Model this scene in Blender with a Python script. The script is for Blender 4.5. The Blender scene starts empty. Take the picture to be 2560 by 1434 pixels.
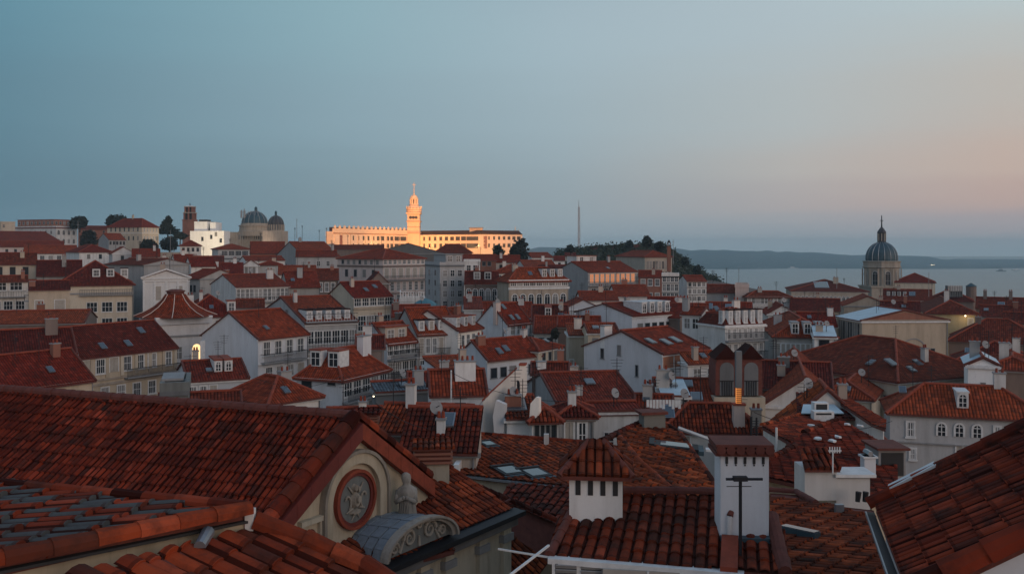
import bpy, bmesh, math, random, re
from mathutils import Vector, Matrix
random.seed(7)
F=2300.0; CX=1280.0; HY=620.0; EYE=80.0
COL=bpy.context.scene.collection
rad=math.radians
def P(px,py,D): return Vector(((px-CX)/F*D, D, EYE-(py-HY)/F*D))
# ------------------------------------------------------------------ materials
MATS={}
def nm(name):
    m=bpy.data.materials.new(name); m.use_nodes=True; nt=m.node_tree; nt.nodes.clear()
    out=nt.nodes.new('ShaderNodeOutputMaterial'); b=nt.nodes.new('ShaderNodeBsdfPrincipled')
    nt.links.new(b.outputs[0],out.inputs['Surface']); MATS[name]=m
    return m,nt,b
def N(nt,t,**k):
    n=nt.nodes.new('ShaderNode'+t)
    for a,v in k.items(): setattr(n,a,v)
    return n
def lk(nt,a,b): nt.links.new(a,b)
def mth(nt,op,a,b=None,c=None,clamp=False):
    n=N(nt,'Math',operation=op); n.use_clamp=clamp
    for i,v in enumerate((a,b,c)):
        if v is None: continue
        if isinstance(v,(int,float)): n.inputs[i].default_value=v
        else: lk(nt,v,n.inputs[i])
    return n.outputs[0]
def mix(nt,f,a,b,mode='MIX'):
    n=N(nt,'Mix',data_type='RGBA',blend_type=mode)
    for s,v in ((n.inputs[0],f),(n.inputs[6],a),(n.inputs[7],b)):
        if isinstance(v,(int,float)): s.default_value=v
        elif isinstance(v,tuple): s.default_value=(*v[:3],1)
        else: lk(nt,v,s)
    return n.outputs[2]
def noise(nt,vec,scale,detail=3,rough=.6):
    n=N(nt,'TexNoise'); n.inputs['Scale'].default_value=scale; n.inputs['Detail'].default_value=detail; n.inputs['Roughness'].default_value=rough
    if vec is not None: lk(nt,vec,n.inputs['Vector'])
    return n.outputs[0]
def ramp(nt,fac,a,b,c0=(0,0,0),c1=(1,1,1)):
    r=N(nt,'ValToRGB'); e=r.color_ramp.elements; e[0].position=a; e[1].position=b; e[0].color=(*c0,1); e[1].color=(*c1,1); lk(nt,fac,r.inputs[0]); return r.outputs[0]
def mapping(nt,vec,sc):
    m=N(nt,'Mapping'); m.inputs['Scale'].default_value=sc; lk(nt,vec,m.inputs[0]); return m.outputs[0]
def bump(nt,b,h,strength,dist):
    n=N(nt,'Bump'); n.inputs['Strength'].default_value=strength; n.inputs['Distance'].default_value=dist
    lk(nt,h,n.inputs['Height']); lk(nt,n.outputs[0],b.inputs['Normal'])
def wall_mat(name,col,stain=.45,sc=1.0,rough=.92):
    m,nt,b=nm(name); g=N(nt,'NewGeometry').outputs['Position']; oi=N(nt,'ObjectInfo').outputs['Random']
    s1=noise(nt,mapping(nt,g,(1.1*sc,1.1*sc,.16*sc)),1.0,5,.65)
    s2=noise(nt,g,.28*sc,4,.6); s3=noise(nt,g,6*sc,3,.7)
    f=mth(nt,'MULTIPLY',ramp(nt,s1,.46,.72),stain)
    dirty=tuple(c*.42*k for c,k in zip(col,(1.0,.95,.88)))
    c=mix(nt,f,col,dirty)
    c=mix(nt,mth(nt,'MULTIPLY',ramp(nt,s2,.5,.68),stain*.7),c,tuple(x*.6 for x in col))
    c=mix(nt,mth(nt,'MULTIPLY',s3,.3),c,tuple(x*.72 for x in col))
    v=mth(nt,'MULTIPLY_ADD',oi,.3,.82)
    o2=mth(nt,'FRACT',mth(nt,'MULTIPLY',oi,7.31)); c=mix(nt,mth(nt,'MULTIPLY',mth(nt,'GREATER_THAN',o2,.55),.35),c,mix(nt,mth(nt,'FRACT',mth(nt,'MULTIPLY',oi,13.7)),(1.,.86,.68),(.90,.80,.74)),'MULTIPLY')
    cr=noise(nt,mapping(nt,g,(2.5*sc,2.5*sc,.5*sc)),1.6,6,.75); c=mix(nt,mth(nt,'MULTIPLY',ramp(nt,cr,.60,.66),.35),c,tuple(x*.5 for x in col))
    hsv=N(nt,'HueSaturation'); lk(nt,c,hsv.inputs['Color']); lk(nt,v,hsv.inputs['Value'])
    lk(nt,hsv.outputs[0],b.inputs['Base Color']); b.inputs['Roughness'].default_value=rough
    bump(nt,b,s3,.25,.02)
    return m
def plain(name,col,rough=.8,metal=0.,var=.25,sc=2.):
    m,nt,b=nm(name); g=N(nt,'NewGeometry').outputs['Position']
    s=noise(nt,g,sc,4,.65); c=mix(nt,mth(nt,'MULTIPLY',ramp(nt,s,.35,.7),var*1.6,clamp=True),col,tuple(x*.5 for x in col))
    lk(nt,c,b.inputs['Base Color']); b.inputs['Roughness'].default_value=rough; b.inputs['Metallic'].default_value=metal
    return m
def emit(name,col,st):
    m,nt,b=nm(name); b.inputs['Base Color'].default_value=(*[c*.3 for c in col],1); b.inputs['Emission Color'].default_value=(*col,1); b.inputs['Emission Strength'].default_value=st
    return m
def tile_mat(name,light,dark,moss=.5,far=True,vary=.9,grey=None):
    m,nt,b=nm(name); uv=N(nt,'TexCoord').outputs['UV']; g=N(nt,'NewGeometry').outputs['Position']; oi=N(nt,'ObjectInfo').outputs['Random']
    sx=N(nt,'SeparateXYZ'); lk(nt,uv,sx.inputs[0]); U,V=sx.outputs[0],sx.outputs[1]
    fu=mth(nt,'FLOOR',U); fv=mth(nt,'FLOOR',V)
    cb=N(nt,'CombineXYZ'); lk(nt,fu,cb.inputs[0]); lk(nt,fv,cb.inputs[1])
    wn=N(nt,'TexWhiteNoise'); wn.noise_dimensions='2D'; lk(nt,cb.outputs[0],wn.inputs['Vector'])
    wr=N(nt,'TexWhiteNoise'); wr.noise_dimensions='1D'; lk(nt,fv,wr.inputs['W'])
    c=mix(nt,mth(nt,'MULTIPLY',wn.outputs[0],vary),light,dark)
    c=mix(nt,mth(nt,'MULTIPLY',wr.outputs[0],.22),c,tuple(x*.55 for x in dark))
    spx=N(nt,'SeparateColor'); lk(nt,wn.outputs[1],spx.inputs[0])
    c=mix(nt,mth(nt,'MULTIPLY',mth(nt,'GREATER_THAN',spx.outputs[2],.86),.6 if not far else .45),c,(.045,.028,.022))
    c=mix(nt,mth(nt,'MULTIPLY',mth(nt,'LESS_THAN',spx.outputs[2],.10),.45),c,tuple(min(1,x*1.35+.02) for x in light))
    if grey:
        sp=N(nt,'SeparateColor'); lk(nt,wn.outputs[1],sp.inputs[0])
        c=mix(nt,mth(nt,'GREATER_THAN',sp.outputs[1],grey[1]),c,grey[0])
    s1=noise(nt,g,.22,5,.7); s2=noise(nt,g,1.7,5,.7); s3=noise(nt,mapping(nt,g,(.5,.5,.5)),1.0,4,.6)
    mo=mth(nt,'MULTIPLY',ramp(nt,s2,.5 if far else .46,.66),moss,clamp=True)
    c=mix(nt,mo,c,(.028,.020,.017))
    c=mix(nt,mth(nt,'MULTIPLY',ramp(nt,s1,.42,.68),moss*.75,clamp=True),c,tuple(x*.42 for x in dark))
    c=mix(nt,mth(nt,'MULTIPLY',ramp(nt,s3,.55,.75),.35),c,tuple(min(1,x*1.25) for x in light))
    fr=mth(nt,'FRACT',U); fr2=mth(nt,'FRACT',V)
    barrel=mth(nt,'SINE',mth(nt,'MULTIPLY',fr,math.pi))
    # groove shade painted into the colour between tiles, together with joint grime
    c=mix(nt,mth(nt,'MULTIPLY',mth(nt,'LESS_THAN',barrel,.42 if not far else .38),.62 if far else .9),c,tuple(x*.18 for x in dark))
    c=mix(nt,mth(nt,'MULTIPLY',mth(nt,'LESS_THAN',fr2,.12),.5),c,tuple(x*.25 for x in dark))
    v=mth(nt,'MULTIPLY_ADD',oi,.5,.72)
    hsv=N(nt,'HueSaturation'); lk(nt,c,hsv.inputs['Color']); lk(nt,v,hsv.inputs['Value'])
    lk(nt,mth(nt,'MULTIPLY_ADD',oi,.012,.4935),hsv.inputs['Hue'])
    lk(nt,hsv.outputs[0],b.inputs['Base Color']); b.inputs['Roughness'].default_value=.86; b.inputs['Specular IOR Level'].default_value=.12
    if far:
        h=mth(nt,'ADD',mth(nt,'MULTIPLY',barrel,.06),mth(nt,'MULTIPLY',mth(nt,'SUBTRACT',1.,fr2),.03))
        bump(nt,b,h,1.0,1.0)
    else: bump(nt,b,noise(nt,g,30,4,.7),.35,.01)
    return m
wall_mat('white',(.76,.75,.73),.65); wall_mat('bright',(.84,.83,.81),.25); wall_mat('blue',(.66,.68,.71),.35)
wall_mat('cream',(.60,.52,.41)); wall_mat('beige',(.50,.42,.35)); wall_mat('pink',(.66,.55,.51)); wall_mat('grey',(.42,.42,.42)); wall_mat('dgrey',(.17,.175,.18))
wall_mat('yellow',(.60,.50,.30)); wall_mat('brown',(.22,.17,.15)); wall_mat('stone',(.46,.40,.33),.7); wall_mat('brick',(.30,.13,.09),.6)
wall_mat('plaster',(.55,.49,.38),.6,2.2); wall_mat('palace',(.72,.60,.44),.15,.5); wall_mat('concrete',(.20,.21,.20),.7,2.)
wall_mat('carved',(.34,.31,.27),.8,4.)
T_L=(.37,.062,.024); T_D=(.20,.034,.015)
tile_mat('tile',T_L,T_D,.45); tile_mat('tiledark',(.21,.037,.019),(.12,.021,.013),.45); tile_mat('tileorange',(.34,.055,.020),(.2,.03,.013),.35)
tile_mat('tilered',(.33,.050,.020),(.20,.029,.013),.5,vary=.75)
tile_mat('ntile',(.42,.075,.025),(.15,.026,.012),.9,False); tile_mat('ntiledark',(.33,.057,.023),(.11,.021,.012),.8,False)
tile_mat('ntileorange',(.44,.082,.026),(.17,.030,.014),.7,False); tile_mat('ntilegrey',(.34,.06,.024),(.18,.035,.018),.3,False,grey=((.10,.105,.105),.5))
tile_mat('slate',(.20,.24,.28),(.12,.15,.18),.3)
plain('clay',(.30,.055,.024),.85,0,.5,3.); plain('claydark',(.16,.045,.032),.9,0,.5,4.); plain('trim',(.74,.74,.73),.8,0,.3,3.); plain('trimgrey',(.30,.30,.30),.85)
plain('slateblue',(.22,.26,.30),.6,0,.35,5.); plain('dark',(.03,.03,.032),.8); plain('iron',(.035,.035,.04),.6,.6); plain('metal',(.32,.35,.38),.45,.7); plain('bluemetal',(.46,.60,.68),.5,.0,.25,.6)
plain('teal',(.07,.20,.25),.6,0,.3,.4); plain('lead',(.045,.090,.115),.55,.2,.4,.5); plain('leaddark',(.06,.055,.06),.6,.1,.4,.5); plain('wood',(.42,.17,.09),.7); plain('shutter',(.42,.38,.33),.8)
plain('redpaint',(.17,.026,.018),.7,0,.4); plain('paper',(.62,.6,.58),.8); plain('bark',(.05,.04,.03),.9); plain('hull',(.45,.45,.46),.6)
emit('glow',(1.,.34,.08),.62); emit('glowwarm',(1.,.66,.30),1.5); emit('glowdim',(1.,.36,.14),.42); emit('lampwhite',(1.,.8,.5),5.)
m,nt,b=nm('glass'); oi=N(nt,'ObjectInfo').outputs['Random']
c=mix(nt,mth(nt,'GREATER_THAN',oi,.72),(.022,.026,.032),(.22,.21,.20)); lk(nt,c,b.inputs['Base Color']); b.inputs['Roughness'].default_value=.12
m,nt,b=nm('skyglass'); b.inputs['Base Color'].default_value=(.06,.08,.10,1); b.inputs['Roughness'].default_value=.08; b.inputs['Specular IOR Level'].default_value=1.0
def leaf_mat(name,a,bb):
    m,nt,b=nm(name); g=N(nt,'NewGeometry').outputs['Position']
    c=mix(nt,ramp(nt,noise(nt,g,.9,4,.7),.35,.65),a,bb); lk(nt,c,b.inputs['Base Color']); b.inputs['Roughness'].default_value=.9
leaf_mat('leaf',(.022,.032,.022),(.05,.062,.034)); leaf_mat('leafdark',(.014,.020,.020),(.032,.040,.032)); leaf_mat('hillgreen',(.03,.038,.024),(.075,.075,.045))
leaf_mat('soil',(.07,.045,.035),(.12,.085,.065))
# ------------------------------------------------------------------ mesh builder
class MB:
    def __init__(s): s.v=[]; s.f=[]; s.m=[]; s.uv=[]; s.ms=[]
    def mi(s,m):
        if m not in s.ms: s.ms.append(m)
        return s.ms.index(m)
    def face(s,pts,m,uv=None):
        b=len(s.v); s.v+= [tuple(p) for p in pts]; s.f.append(tuple(range(b,b+len(pts)))); s.m.append(s.mi(m)); s.uv.append(uv)
    def box(s,x0,y0,z0,x1,y1,z1,m,M=None):
        c=[(x0,y0,z0),(x1,y0,z0),(x1,y1,z0),(x0,y1,z0),(x0,y0,z1),(x1,y0,z1),(x1,y1,z1),(x0,y1,z1)]
        if M is not None: c=[tuple(M@Vector(q)) for q in c]
        b=len(s.v); s.v+=c; k=s.mi(m)
        for q in ((0,3,2,1),(4,5,6,7),(0,1,5,4),(1,2,6,5),(2,3,7,6),(3,0,4,7)):
            s.f.append(tuple(b+i for i in q)); s.m.append(k); s.uv.append(None)
    def raw(s,vs,fs,m,uvs=None):
        b=len(s.v); s.v+=[tuple(q) for q in vs]; k=s.mi(m)
        for i,f in enumerate(fs):
            s.f.append(tuple(b+j for j in f)); s.m.append(k); s.uv.append([uvs[j] for j in f] if uvs else None)
    def lathe(s,cx,cy,prof,n,m,a0=0.,cap=True,sq=1.):
        b=len(s.v); k=s.mi(m)
        for r,z in prof:
            for i in range(n):
                a=a0+2*math.pi*i/n; s.v.append((cx+r*math.cos(a),cy+r*math.sin(a)*sq,z))
        for j in range(len(prof)-1):
            for i in range(n):
                i2=(i+1)%n; s.f.append((b+j*n+i,b+j*n+i2,b+(j+1)*n+i2,b+(j+1)*n+i)); s.m.append(k); s.uv.append(None)
        if cap:
            s.f.append(tuple(b+(len(prof)-1)*n+i for i in range(n))); s.m.append(k); s.uv.append(None)
            s.f.append(tuple(b+n-1-i for i in range(n))); s.m.append(k); s.uv.append(None)
    def tube(s,p,q,r,m,n=6,r2=None):
        p,q=Vector(p),Vector(q); d=(q-p).normalized(); a=d.orthogonal().normalized(); c=d.cross(a); r2=r if r2 is None else r2
        b=len(s.v); k=s.mi(m)
        for o,rr in ((p,r),(q,r2)):
            for i in range(n):
                t=2*math.pi*i/n; s.v.append(tuple(o+(a*math.cos(t)+c*math.sin(t))*rr))
        for i in range(n):
            i2=(i+1)%n; s.f.append((b+i,b+i2,b+n+i2,b+n+i)); s.m.append(k); s.uv.append(None)
        s.f.append(tuple(b+n-1-i for i in range(n))); s.f.append(tuple(b+n+i for i in range(n))); s.m+=[k,k]; s.uv+=[None,None]
    def slab(s,pts,t,m,side=None):
        """polygon extruded straight down by t"""
        lo=[Vector(p)-Vector((0,0,t)) for p in pts]; s.face(pts,m); s.face(lo[::-1],side or m); n=len(pts)
        for i in range(n):
            j=(i+1)%n; s.face([lo[i],lo[j],pts[j],pts[i]],side or m)
    def prism(s,pts,zb,m):
        n=len(pts); lo=[Vector((p[0],p[1],zb)) for p in pts]; s.face(pts,m); s.face(lo[::-1],m)
        for i in range(n):
            j=(i+1)%n; s.face([lo[i],lo[j],pts[j],pts[i]],m)
    def mesh(s,name,smooth=False):
        me=bpy.data.meshes.new(name); me.from_pydata(s.v,[],s.f)
        for m in s.ms: me.materials.append(MATS[m])
        me.polygons.foreach_set('material_index',s.m)
        if any(u is not None for u in s.uv):
            ul=me.uv_layers.new(name='UVMap'); d=[]
            for f,u in zip(s.f,s.uv):
                if u is None: d+= [0.25,0.5]*len(f)
                else:
                    for q in u: d+=[q[0],q[1]]
            ul.data.foreach_set('uv',d)
        if smooth: me.polygons.foreach_set('use_smooth',[True]*len(s.f))
        me.update(); return me
    def build(s,name,parent=None,smooth=False):
        if not s.f: return None
        o=bpy.data.objects.new(name,s.mesh(name,smooth)); COL.objects.link(o); o.parent=parent; return o
def empty(name,loc,rz=0.): 
    o=bpy.data.objects.new(name,None); COL.objects.link(o); o.location=loc; o.rotation_euler=(0,0,rz); o.empty_display_size=.2; return o
USED=set()
def tag(o,label,cat,group=None):
    assert label not in USED or group,label
    USED.add(label); n=len(re.findall(r"[A-Za-z0-9'-]+",label)); 
    if not 4<=n<=16: print('LABELLEN',n,label)
    o['label']=label; o['category']=cat
    if group: o['group']=group
    return o
def struct(o,kind='structure'): o['kind']=kind; return o
# ------------------------------------------------------------------ tiled slopes
PU,PV=.24,.42
def slope(mb,pts,mat,near,t=.14,side='claydark',pu=PU,pv=PV,jit=.012,amp=.065,updir=None):
    """planar convex polygon (any winding) covered with barrel tiles; near=True models every tile"""
    pts=[Vector(p) for p in pts]
    n=Vector((0,0,0))
    for i in range(len(pts)): n+=pts[i].cross(pts[(i+1)%len(pts)])
    n.normalize()
    if n.z<0: n=-n; pts=pts[::-1]
    up=Vector((0,0,1))-n*n.z
    if updir is not None: up=Vector(updir)-n*Vector(updir).dot(n)
    if up.length<1e-4: up=Vector((0,1,0))-n*n.y
    up.normalize(); ud=up.cross(n).normalized()
    o=pts[0]; uv=[((p-o).dot(ud),(p-o).dot(up)) for p in pts]
    u0=min(a for a,_ in uv); v0=min(b_ for _,b_ in uv); uv=[(a-u0,b_-v0) for a,b_ in uv]; org=o+ud*u0+up*v0
    lo=[p-Vector((0,0,t)) for p in pts]
    if not near:
        mb.face(pts,mat,[(a/pu,b_/pv) for a,b_ in uv]); mb.face(lo[::-1],side)
    else:
        umax=max(a for a,_ in uv); vmax=max(b_ for _,b_ in uv)
        nc=int(umax/pu)+1; nr=int(vmax/pv)+1; bm=bmesh.new(); K=4
        rnd=random.Random(int(umax*1000)+nr)
        cj=[[rnd.uniform(-jit,jit) for _ in range(nc)] for _ in range(nr)]
        colj=[rnd.uniform(-jit,jit) for _ in range(nc)]
        for c in range(nc):
            prof=[(k/K,amp*math.sin(math.pi*k/K)**.7 if 0<k<K else 0.) for k in range(K+1)]
            for r in range(nr):
                j=cj[r][c]; rows=[]
                for vv,hh in ((r-.03,.034+j),(r+1.,.0+j)):
                    rows.append([bm.verts.new(((c+a)*pu+colj[c]*.5,vv*pv,h+hh)) for a,h in prof])
                base=[bm.verts.new(((c+a)*pu+colj[c]*.5,(r-.03)*pv,-.02)) for a,h in prof]
                for k in range(K):
                    bm.faces.new((rows[0][k],rows[0][k+1],rows[1][k+1],rows[1][k]))
                    bm.faces.new((base[k],base[k+1],rows[0][k+1],rows[0][k]))
        m=len(uv); area=sum(uv[i][0]*uv[(i+1)%m][1]-uv[(i+1)%m][0]*uv[i][1] for i in range(m))
        for i in range(m):
            a=Vector((*uv[i],0)); b_=Vector((*uv[(i+1)%m],0)); e=b_-a
            if e.length<1e-4: continue
            nn=Vector((e.y,-e.x,0)).normalized()*(1 if area>0 else -1)
            g=bm.verts[:]+bm.edges[:]+bm.faces[:]
            bmesh.ops.bisect_plane(bm,geom=g,plane_co=a+nn*.02,plane_no=nn,clear_outer=True)
        bm.verts.index_update()
        vs=[org+ud*v.co.x+up*v.co.y+n*v.co.z for v in bm.verts]; uvs=[(v.co.x/pu,v.co.y/pv) for v in bm.verts]
        mb.raw(vs,[[v.index for v in f.verts] for f in bm.faces],mat,uvs); bm.free()
        mb.face([p-Vector((0,0,.02)) for p in pts],side); mb.face(lo[::-1],side)
    k=len(pts)
    for i in range(k):
        j=(i+1)%k; mb.face([lo[i],lo[j],pts[j],pts[i]],side)
def caps(mb,p,q,r=.13,m='clay',seg=.42,lift=.03,n=7,rough=True):
    """half-round capping tiles laid end to end from p to q"""
    p,q=Vector(p),Vector(q); L=(q-p).length; d=(q-p)/L; s=Vector((d.y,-d.x,0)).normalized(); u=s.cross(d)
    if u.z<0: u=-u
    k=max(1,round(L/seg)); 
    for i in range(k):
        a=p+d*(L*i/k-.02)+u*lift; b_=p+d*(L*(i+1)/k)+u*lift; r1,r2=r*1.08,r*.93
        j=random.uniform(-.01,.01)*(r/.13) if rough else 0
        vs=[];
        for o,rr in ((a,r1),(b_,r2)):
            for t in range(n):
                th=math.pi*(-.08+1.16*t/(n-1)); vs.append(o+s*(math.cos(th)*rr+j)+u*(math.sin(th)*rr-.02))
        fs=[(t,t+1,n+t+1,n+t) for t in range(n-1)]+[tuple(range(n-1,-1,-1)),tuple(range(n,2*n))]
        u_=random.random()*50
        mb.raw(vs,fs,m,[(u_,u_)]*(2*n))
# ------------------------------------------------------------------ windows
WC={}
def win_mesh(st,w,h,split):
    k=(st,w,h,split)
    if k in WC: return WC[k]
    fr=MB(); pa=MB() if split else fr
    g='glass'; bar=.055 if w<2 else .05
    def B(x0,z0,x1,z1,d,m='trim',q=0.): fr.box(x0,-d,z0,x1,-q,z1,m)
    if st in 'apg':
        s=.09 if st!='g' else .05
        B(-w/2-s,-.02,-w/2,h+s,.07); B(w/2,-.02,w/2+s,h+s,.07); B(-w/2,h,w/2,h+s,.068); B(-w/2-s-.05,-.14,w/2+s+.05,-.02,.12)
        nb={'a':1,'p':1,'g':max(2,round(w/.55)-1)}[st]
        for i in range(nb+2):
            x=-w/2+w*i/(nb+1); x=max(-w/2+bar/2,min(w/2-bar/2,x)); B(x-bar/2*1.2,0,x+bar/2*1.2,h,.05,q=.022)
        nt_=3 if h>1.9 else 2
        for i in range(nt_+1):
            z=h*i/nt_; z=max(bar/2,min(h-bar/2,z)); B(-w/2,z-bar/2,w/2,z+bar/2,.046,q=.022)
        if st=='a':
            for x in (-w/4,w/4): B(x-.02,0,x+.02,h,.04,q=.022)
        if st=='p': B(-w/2+.06,.06,w/2-.06,h*.3,.04,'trim',q=.02)
        pa.face([(-w/2,-.02,0),(w/2,-.02,0),(w/2,-.02,h),(-w/2,-.02,h)],g)
    elif st in 'bo':
        s=.07; m_='trim' if st=='b' else 'trim'
        B(-w/2-s,-s,-w/2,h+s,.05,m_); B(w/2,-s,w/2+s,h+s,.05,m_); B(-w/2,h,w/2,h+s,.048,m_); B(-w/2,-s,w/2,0,.048,m_); B(-.03,0,.03,h,.04,m_,q=.022)
        B(-w/2,h*.55,w/2,h*.55+.05,.036,m_,q=.022)
        pa.face([(-w/2,-.02,0),(w/2,-.02,0),(w/2,-.02,h),(-w/2,-.02,h)],g if st=='b' else 'glowdim')
    elif st=='d':
        B(-w/2-.06,-.06,-w/2,h+.06,.04,'trimgrey'); B(w/2,-.06,w/2+.06,h+.06,.04,'trimgrey'); B(-w/2,h,w/2,h+.06,.038,'trimgrey'); B(-w/2-.1,-.1,w/2+.1,0,.08,'trimgrey')
        pa.face([(-w/2,-.02,0),(w/2,-.02,0),(w/2,-.02,h),(-w/2,-.02,h)],g)
    elif st=='s':
        B(-w/2-.1,-.02,-w/2,h+.1,.07); B(w/2,-.02,w/2+.1,h+.1,.07); B(-w/2,h,w/2,h+.1,.068); 
        pa.box(-w/2,-.04,0,-.015,-.01,h,'shutter'); pa.box(.015,-.04,0,w/2,-.01,h,'shutter')
    elif st=='t':
        n=8; r=w/2; arc=[(r*math.cos(math.pi*i/n),h-r+r*math.sin(math.pi*i/n)) for i in range(n+1)]
        o=[(w/2,0)]+arc+[(-w/2,0)]; ou=[((r+.14)/r*a if True else a, (h-r)+(b_-(h-r))*(r+.14)/r if b_>h-r else b_) for a,b_ in o]
        for i in range(len(o)-1):
            fr.face([(ou[i][0],-.07,ou[i][1]),(ou[i+1][0],-.07,ou[i+1][1]),(o[i+1][0],-.07,o[i+1][1]),(o[i][0],-.07,o[i][1])][::-1],'trim')
            fr.face([(o[i][0],-.07,o[i][1]),(o[i+1][0],-.07,o[i+1][1]),(o[i+1][0],-.01,o[i+1][1]),(o[i][0],-.01,o[i][1])],'trim')
            fr.face([(ou[i][0],-.07,ou[i][1]),(ou[i][0],-.0,ou[i][1]),(ou[i+1][0],0.,ou[i+1][1]),(ou[i+1][0],-.07,ou[i+1][1])],'trim')
        B(-.03,0,.03,h-.02,.045,q=.022); B(-w/2,h-r,w/2,h-r+.06,.04,q=.022); B(-w/2,h*.3,w/2,h*.3+.05,.038,q=.022)
        pa.face([(a,-.02,b_) for a,b_ in o][::-1],g)
    WC[k]=(fr.mesh('window'),pa.mesh('pane') if split else None); return WC[k]
WR=random.Random(99)
def put_window(par,st,w,h,x,y,z,rz,split,name='window'):
    if st in 'ap' and WR.random()<.13: st='s'
    a,b_=win_mesh(st,round(w,1),round(h,1),split)
    o=bpy.data.objects.new(name,a); COL.objects.link(o); o.parent=par; o.location=(x,y,z); o.rotation_euler=(0,0,rz)
    if b_:
        q=bpy.data.objects.new('pane',b_); COL.objects.link(q); q.parent=o
    return o
# ------------------------------------------------------------------ houses
CTRL=[]
def chimney(par,x,y,z,h,w=.7,d=.5,m='white',pots=2,cap='clay'):
    b=MB(); b.box(x-w/2,y-d/2,z-2.,x+w/2,y+d/2,z+h,m); b.box(x-w/2-.06,y-d/2-.06,z+h,x+w/2+.06,y+d/2+.06,z+h+.1,'trimgrey')
    for i in range(pots):
        xx=x+(i-(pots-1)/2)*w/max(1,pots); b.lathe(xx,y,[(.1,z+h+.1),(.075,z+h+.42)],6,cap)
    return b.build('chimney',par)
def house(key,x0,xc,x1,ye,yr,D,a,roof,wall,tile,feat,label,H=11.,cat='house'):
    D=float(D); ye=float(ye); xc=float(xc); C=P(xc,ye,D); near=D<=62; det=D<=115
    def solve(tx,dv):
        t=(tx-CX)/F; den=dv.x-t*dv.y
        return (t*C.y-C.x)/den if abs(den)>1e-6 else 10.
    def frame(an): return Vector((math.cos(an),math.sin(an))),Vector((-math.sin(an),math.cos(an)))
    wt=.02
    if a[0]=='r': y1=float(a[1:]); D1=D*(ye-HY)/(y1-HY); E=P(float(x1),y1,D1); an0=math.atan2(E.y-C.y,E.x-C.x); wt=.05
    elif a[0]=='l': y1=float(a[1:]); D1=D*(ye-HY)/(y1-HY); E=P(float(x0),y1,D1); an0=math.atan2(E.y-C.y,E.x-C.x)-math.pi/2; wt=.05
    else:
        th_=math.atan2((xc-CX),F); an0=rad(float(a))+(0 if x1[0]=='d' else -th_)
        if x0[0]=='d' and x1[0]!='d':
            xm=(xc+float(x1))/2; an0=-math.atan2(xm-CX,F); wt=.12
    yrf=float(yr) if yr!='-' else None
    def trial(an,full=False):
        dr,dl=frame(an); c=abs(math.degrees(an-an0))*wt
        Lr=float(x1[1:]) if x1[0]=='d' else solve(float(x1),dr); Ll=float(x0[1:]) if x0[0]=='d' else solve(float(x0),dl)
        zr=lambda u,v:EYE-(yrf-HY)/F*(C.y+dr.y*u+dl.y*v)-C.z
        if yrf is not None:
            st=.45; dd={'gR':2.,'shR':1.,'hip':2.,'mans':2.}.get(roof)
            if x0[0]=='d' and dd:
                for it in range(2):
                    hf=Ll/dd; sl0=zr(0,hf)/hf if roof in('gR','shR') else zr(Lr/2,Ll/2)/(min(Ll,Lr)/2)
                    if not .25<sl0<.75:
                        den=st+(yrf-HY)/F*dl.y; base=zr(0,0) if roof in('gR','shR') else zr(Lr/2,0)
                        Ll=max(1.6,min(16.,dd*max(.1,base)/max(.12,den)))
            hf={'gR':Ll/2,'gL':Lr/2,'shR':Ll,'shL':Lr}.get(roof,min(Lr,Ll)/2)
            q={'gR':(0,Ll/2),'gL':(Lr/2,0),'shR':(0,Ll),'shL':(Lr,0)}.get(roof,(Lr/2,Ll/2)); sp=zr(*q)/hf if abs(hf)>.01 else 9
            c+= 4*max(0,.25-sp)+3*max(0,sp-.75)
        lim=3. if D<70 else 5.
        for Lx,xx in((Lr,x1),(Ll,x0)):
            if not Lx>0: c+=50
            elif xx[0]!='d': c+=max(0,lim-Lx)*1.2/lim*3+max(0,Lx-28)*.15
        return (c,Lr,Ll)
    best=(1e9,)
    for k_ in range(-45,46):
        an=an0+rad(k_*1.5)
        if not rad(-60)<an<rad(100): continue
        t_=trial(an)
        if t_[0]<best[0]: best=(t_[0],t_[1],t_[2],an)
    if best[0]>2: print('COST',key,[round(v,1) for v in best[:3]],round(math.degrees(best[3])))
    Lr,Ll=best[1],best[2]; dr,dl=frame(best[3])
    def zat(u,v,py): 
        q=C.xy+dr*u+dl*v; return EYE-(py-HY)/F*q.y
    rz=math.atan2(dr.y,dr.x)
    T=empty('house',(C.x,C.y,C.z-H),rz); tag(T,label,cat)
    CTRL.append((C.x+dr.x*Lr/2+dl.x*Ll/2,C.y+dr.y*Lr/2+dl.y*Ll/2,C.z-H))
    yr=float(yr) if yr!='-' else None
    Z=H; ov=.3 if D<150 else .4; w=MB(); r=MB()
    def sl(pts,mt=None): slope(r,pts,mt or (('n'+tile) if near and 'n'+tile in MATS else tile),near and 'n'+tile in MATS,t=.14)
    if roof in('gR','gL','hip','mans','shR','shL','pyr'):
        if roof=='gR': zr=zat(0,Ll/2,yr)
        elif roof=='gL': zr=zat(Lr/2,0,yr)
        elif roof=='shR': zr=zat(0,Ll,yr)
        elif roof=='shL': zr=zat(Lr,0,yr)
        else: zr=zat(Lr/2,Ll/2,yr)
        rise=zr-C.z; half={'gR':Ll/2,'gL':Lr/2,'shR':Ll,'shL':Lr}.get(roof,min(Lr,Ll)/2); s=rise/half
        if not .12<s<1.1: print('SLOPE',key,round(s,2),'Lr',round(Lr,1),'Ll',round(Ll,1),'rise',round(rise,1))
        s=min(max(s,.1),1.3); rise=s*half
    else: rise=0; s=0
    f4=lambda z0,z1:None
    w.box(0,0,-3,Lr,Ll,Z,wall)
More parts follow.
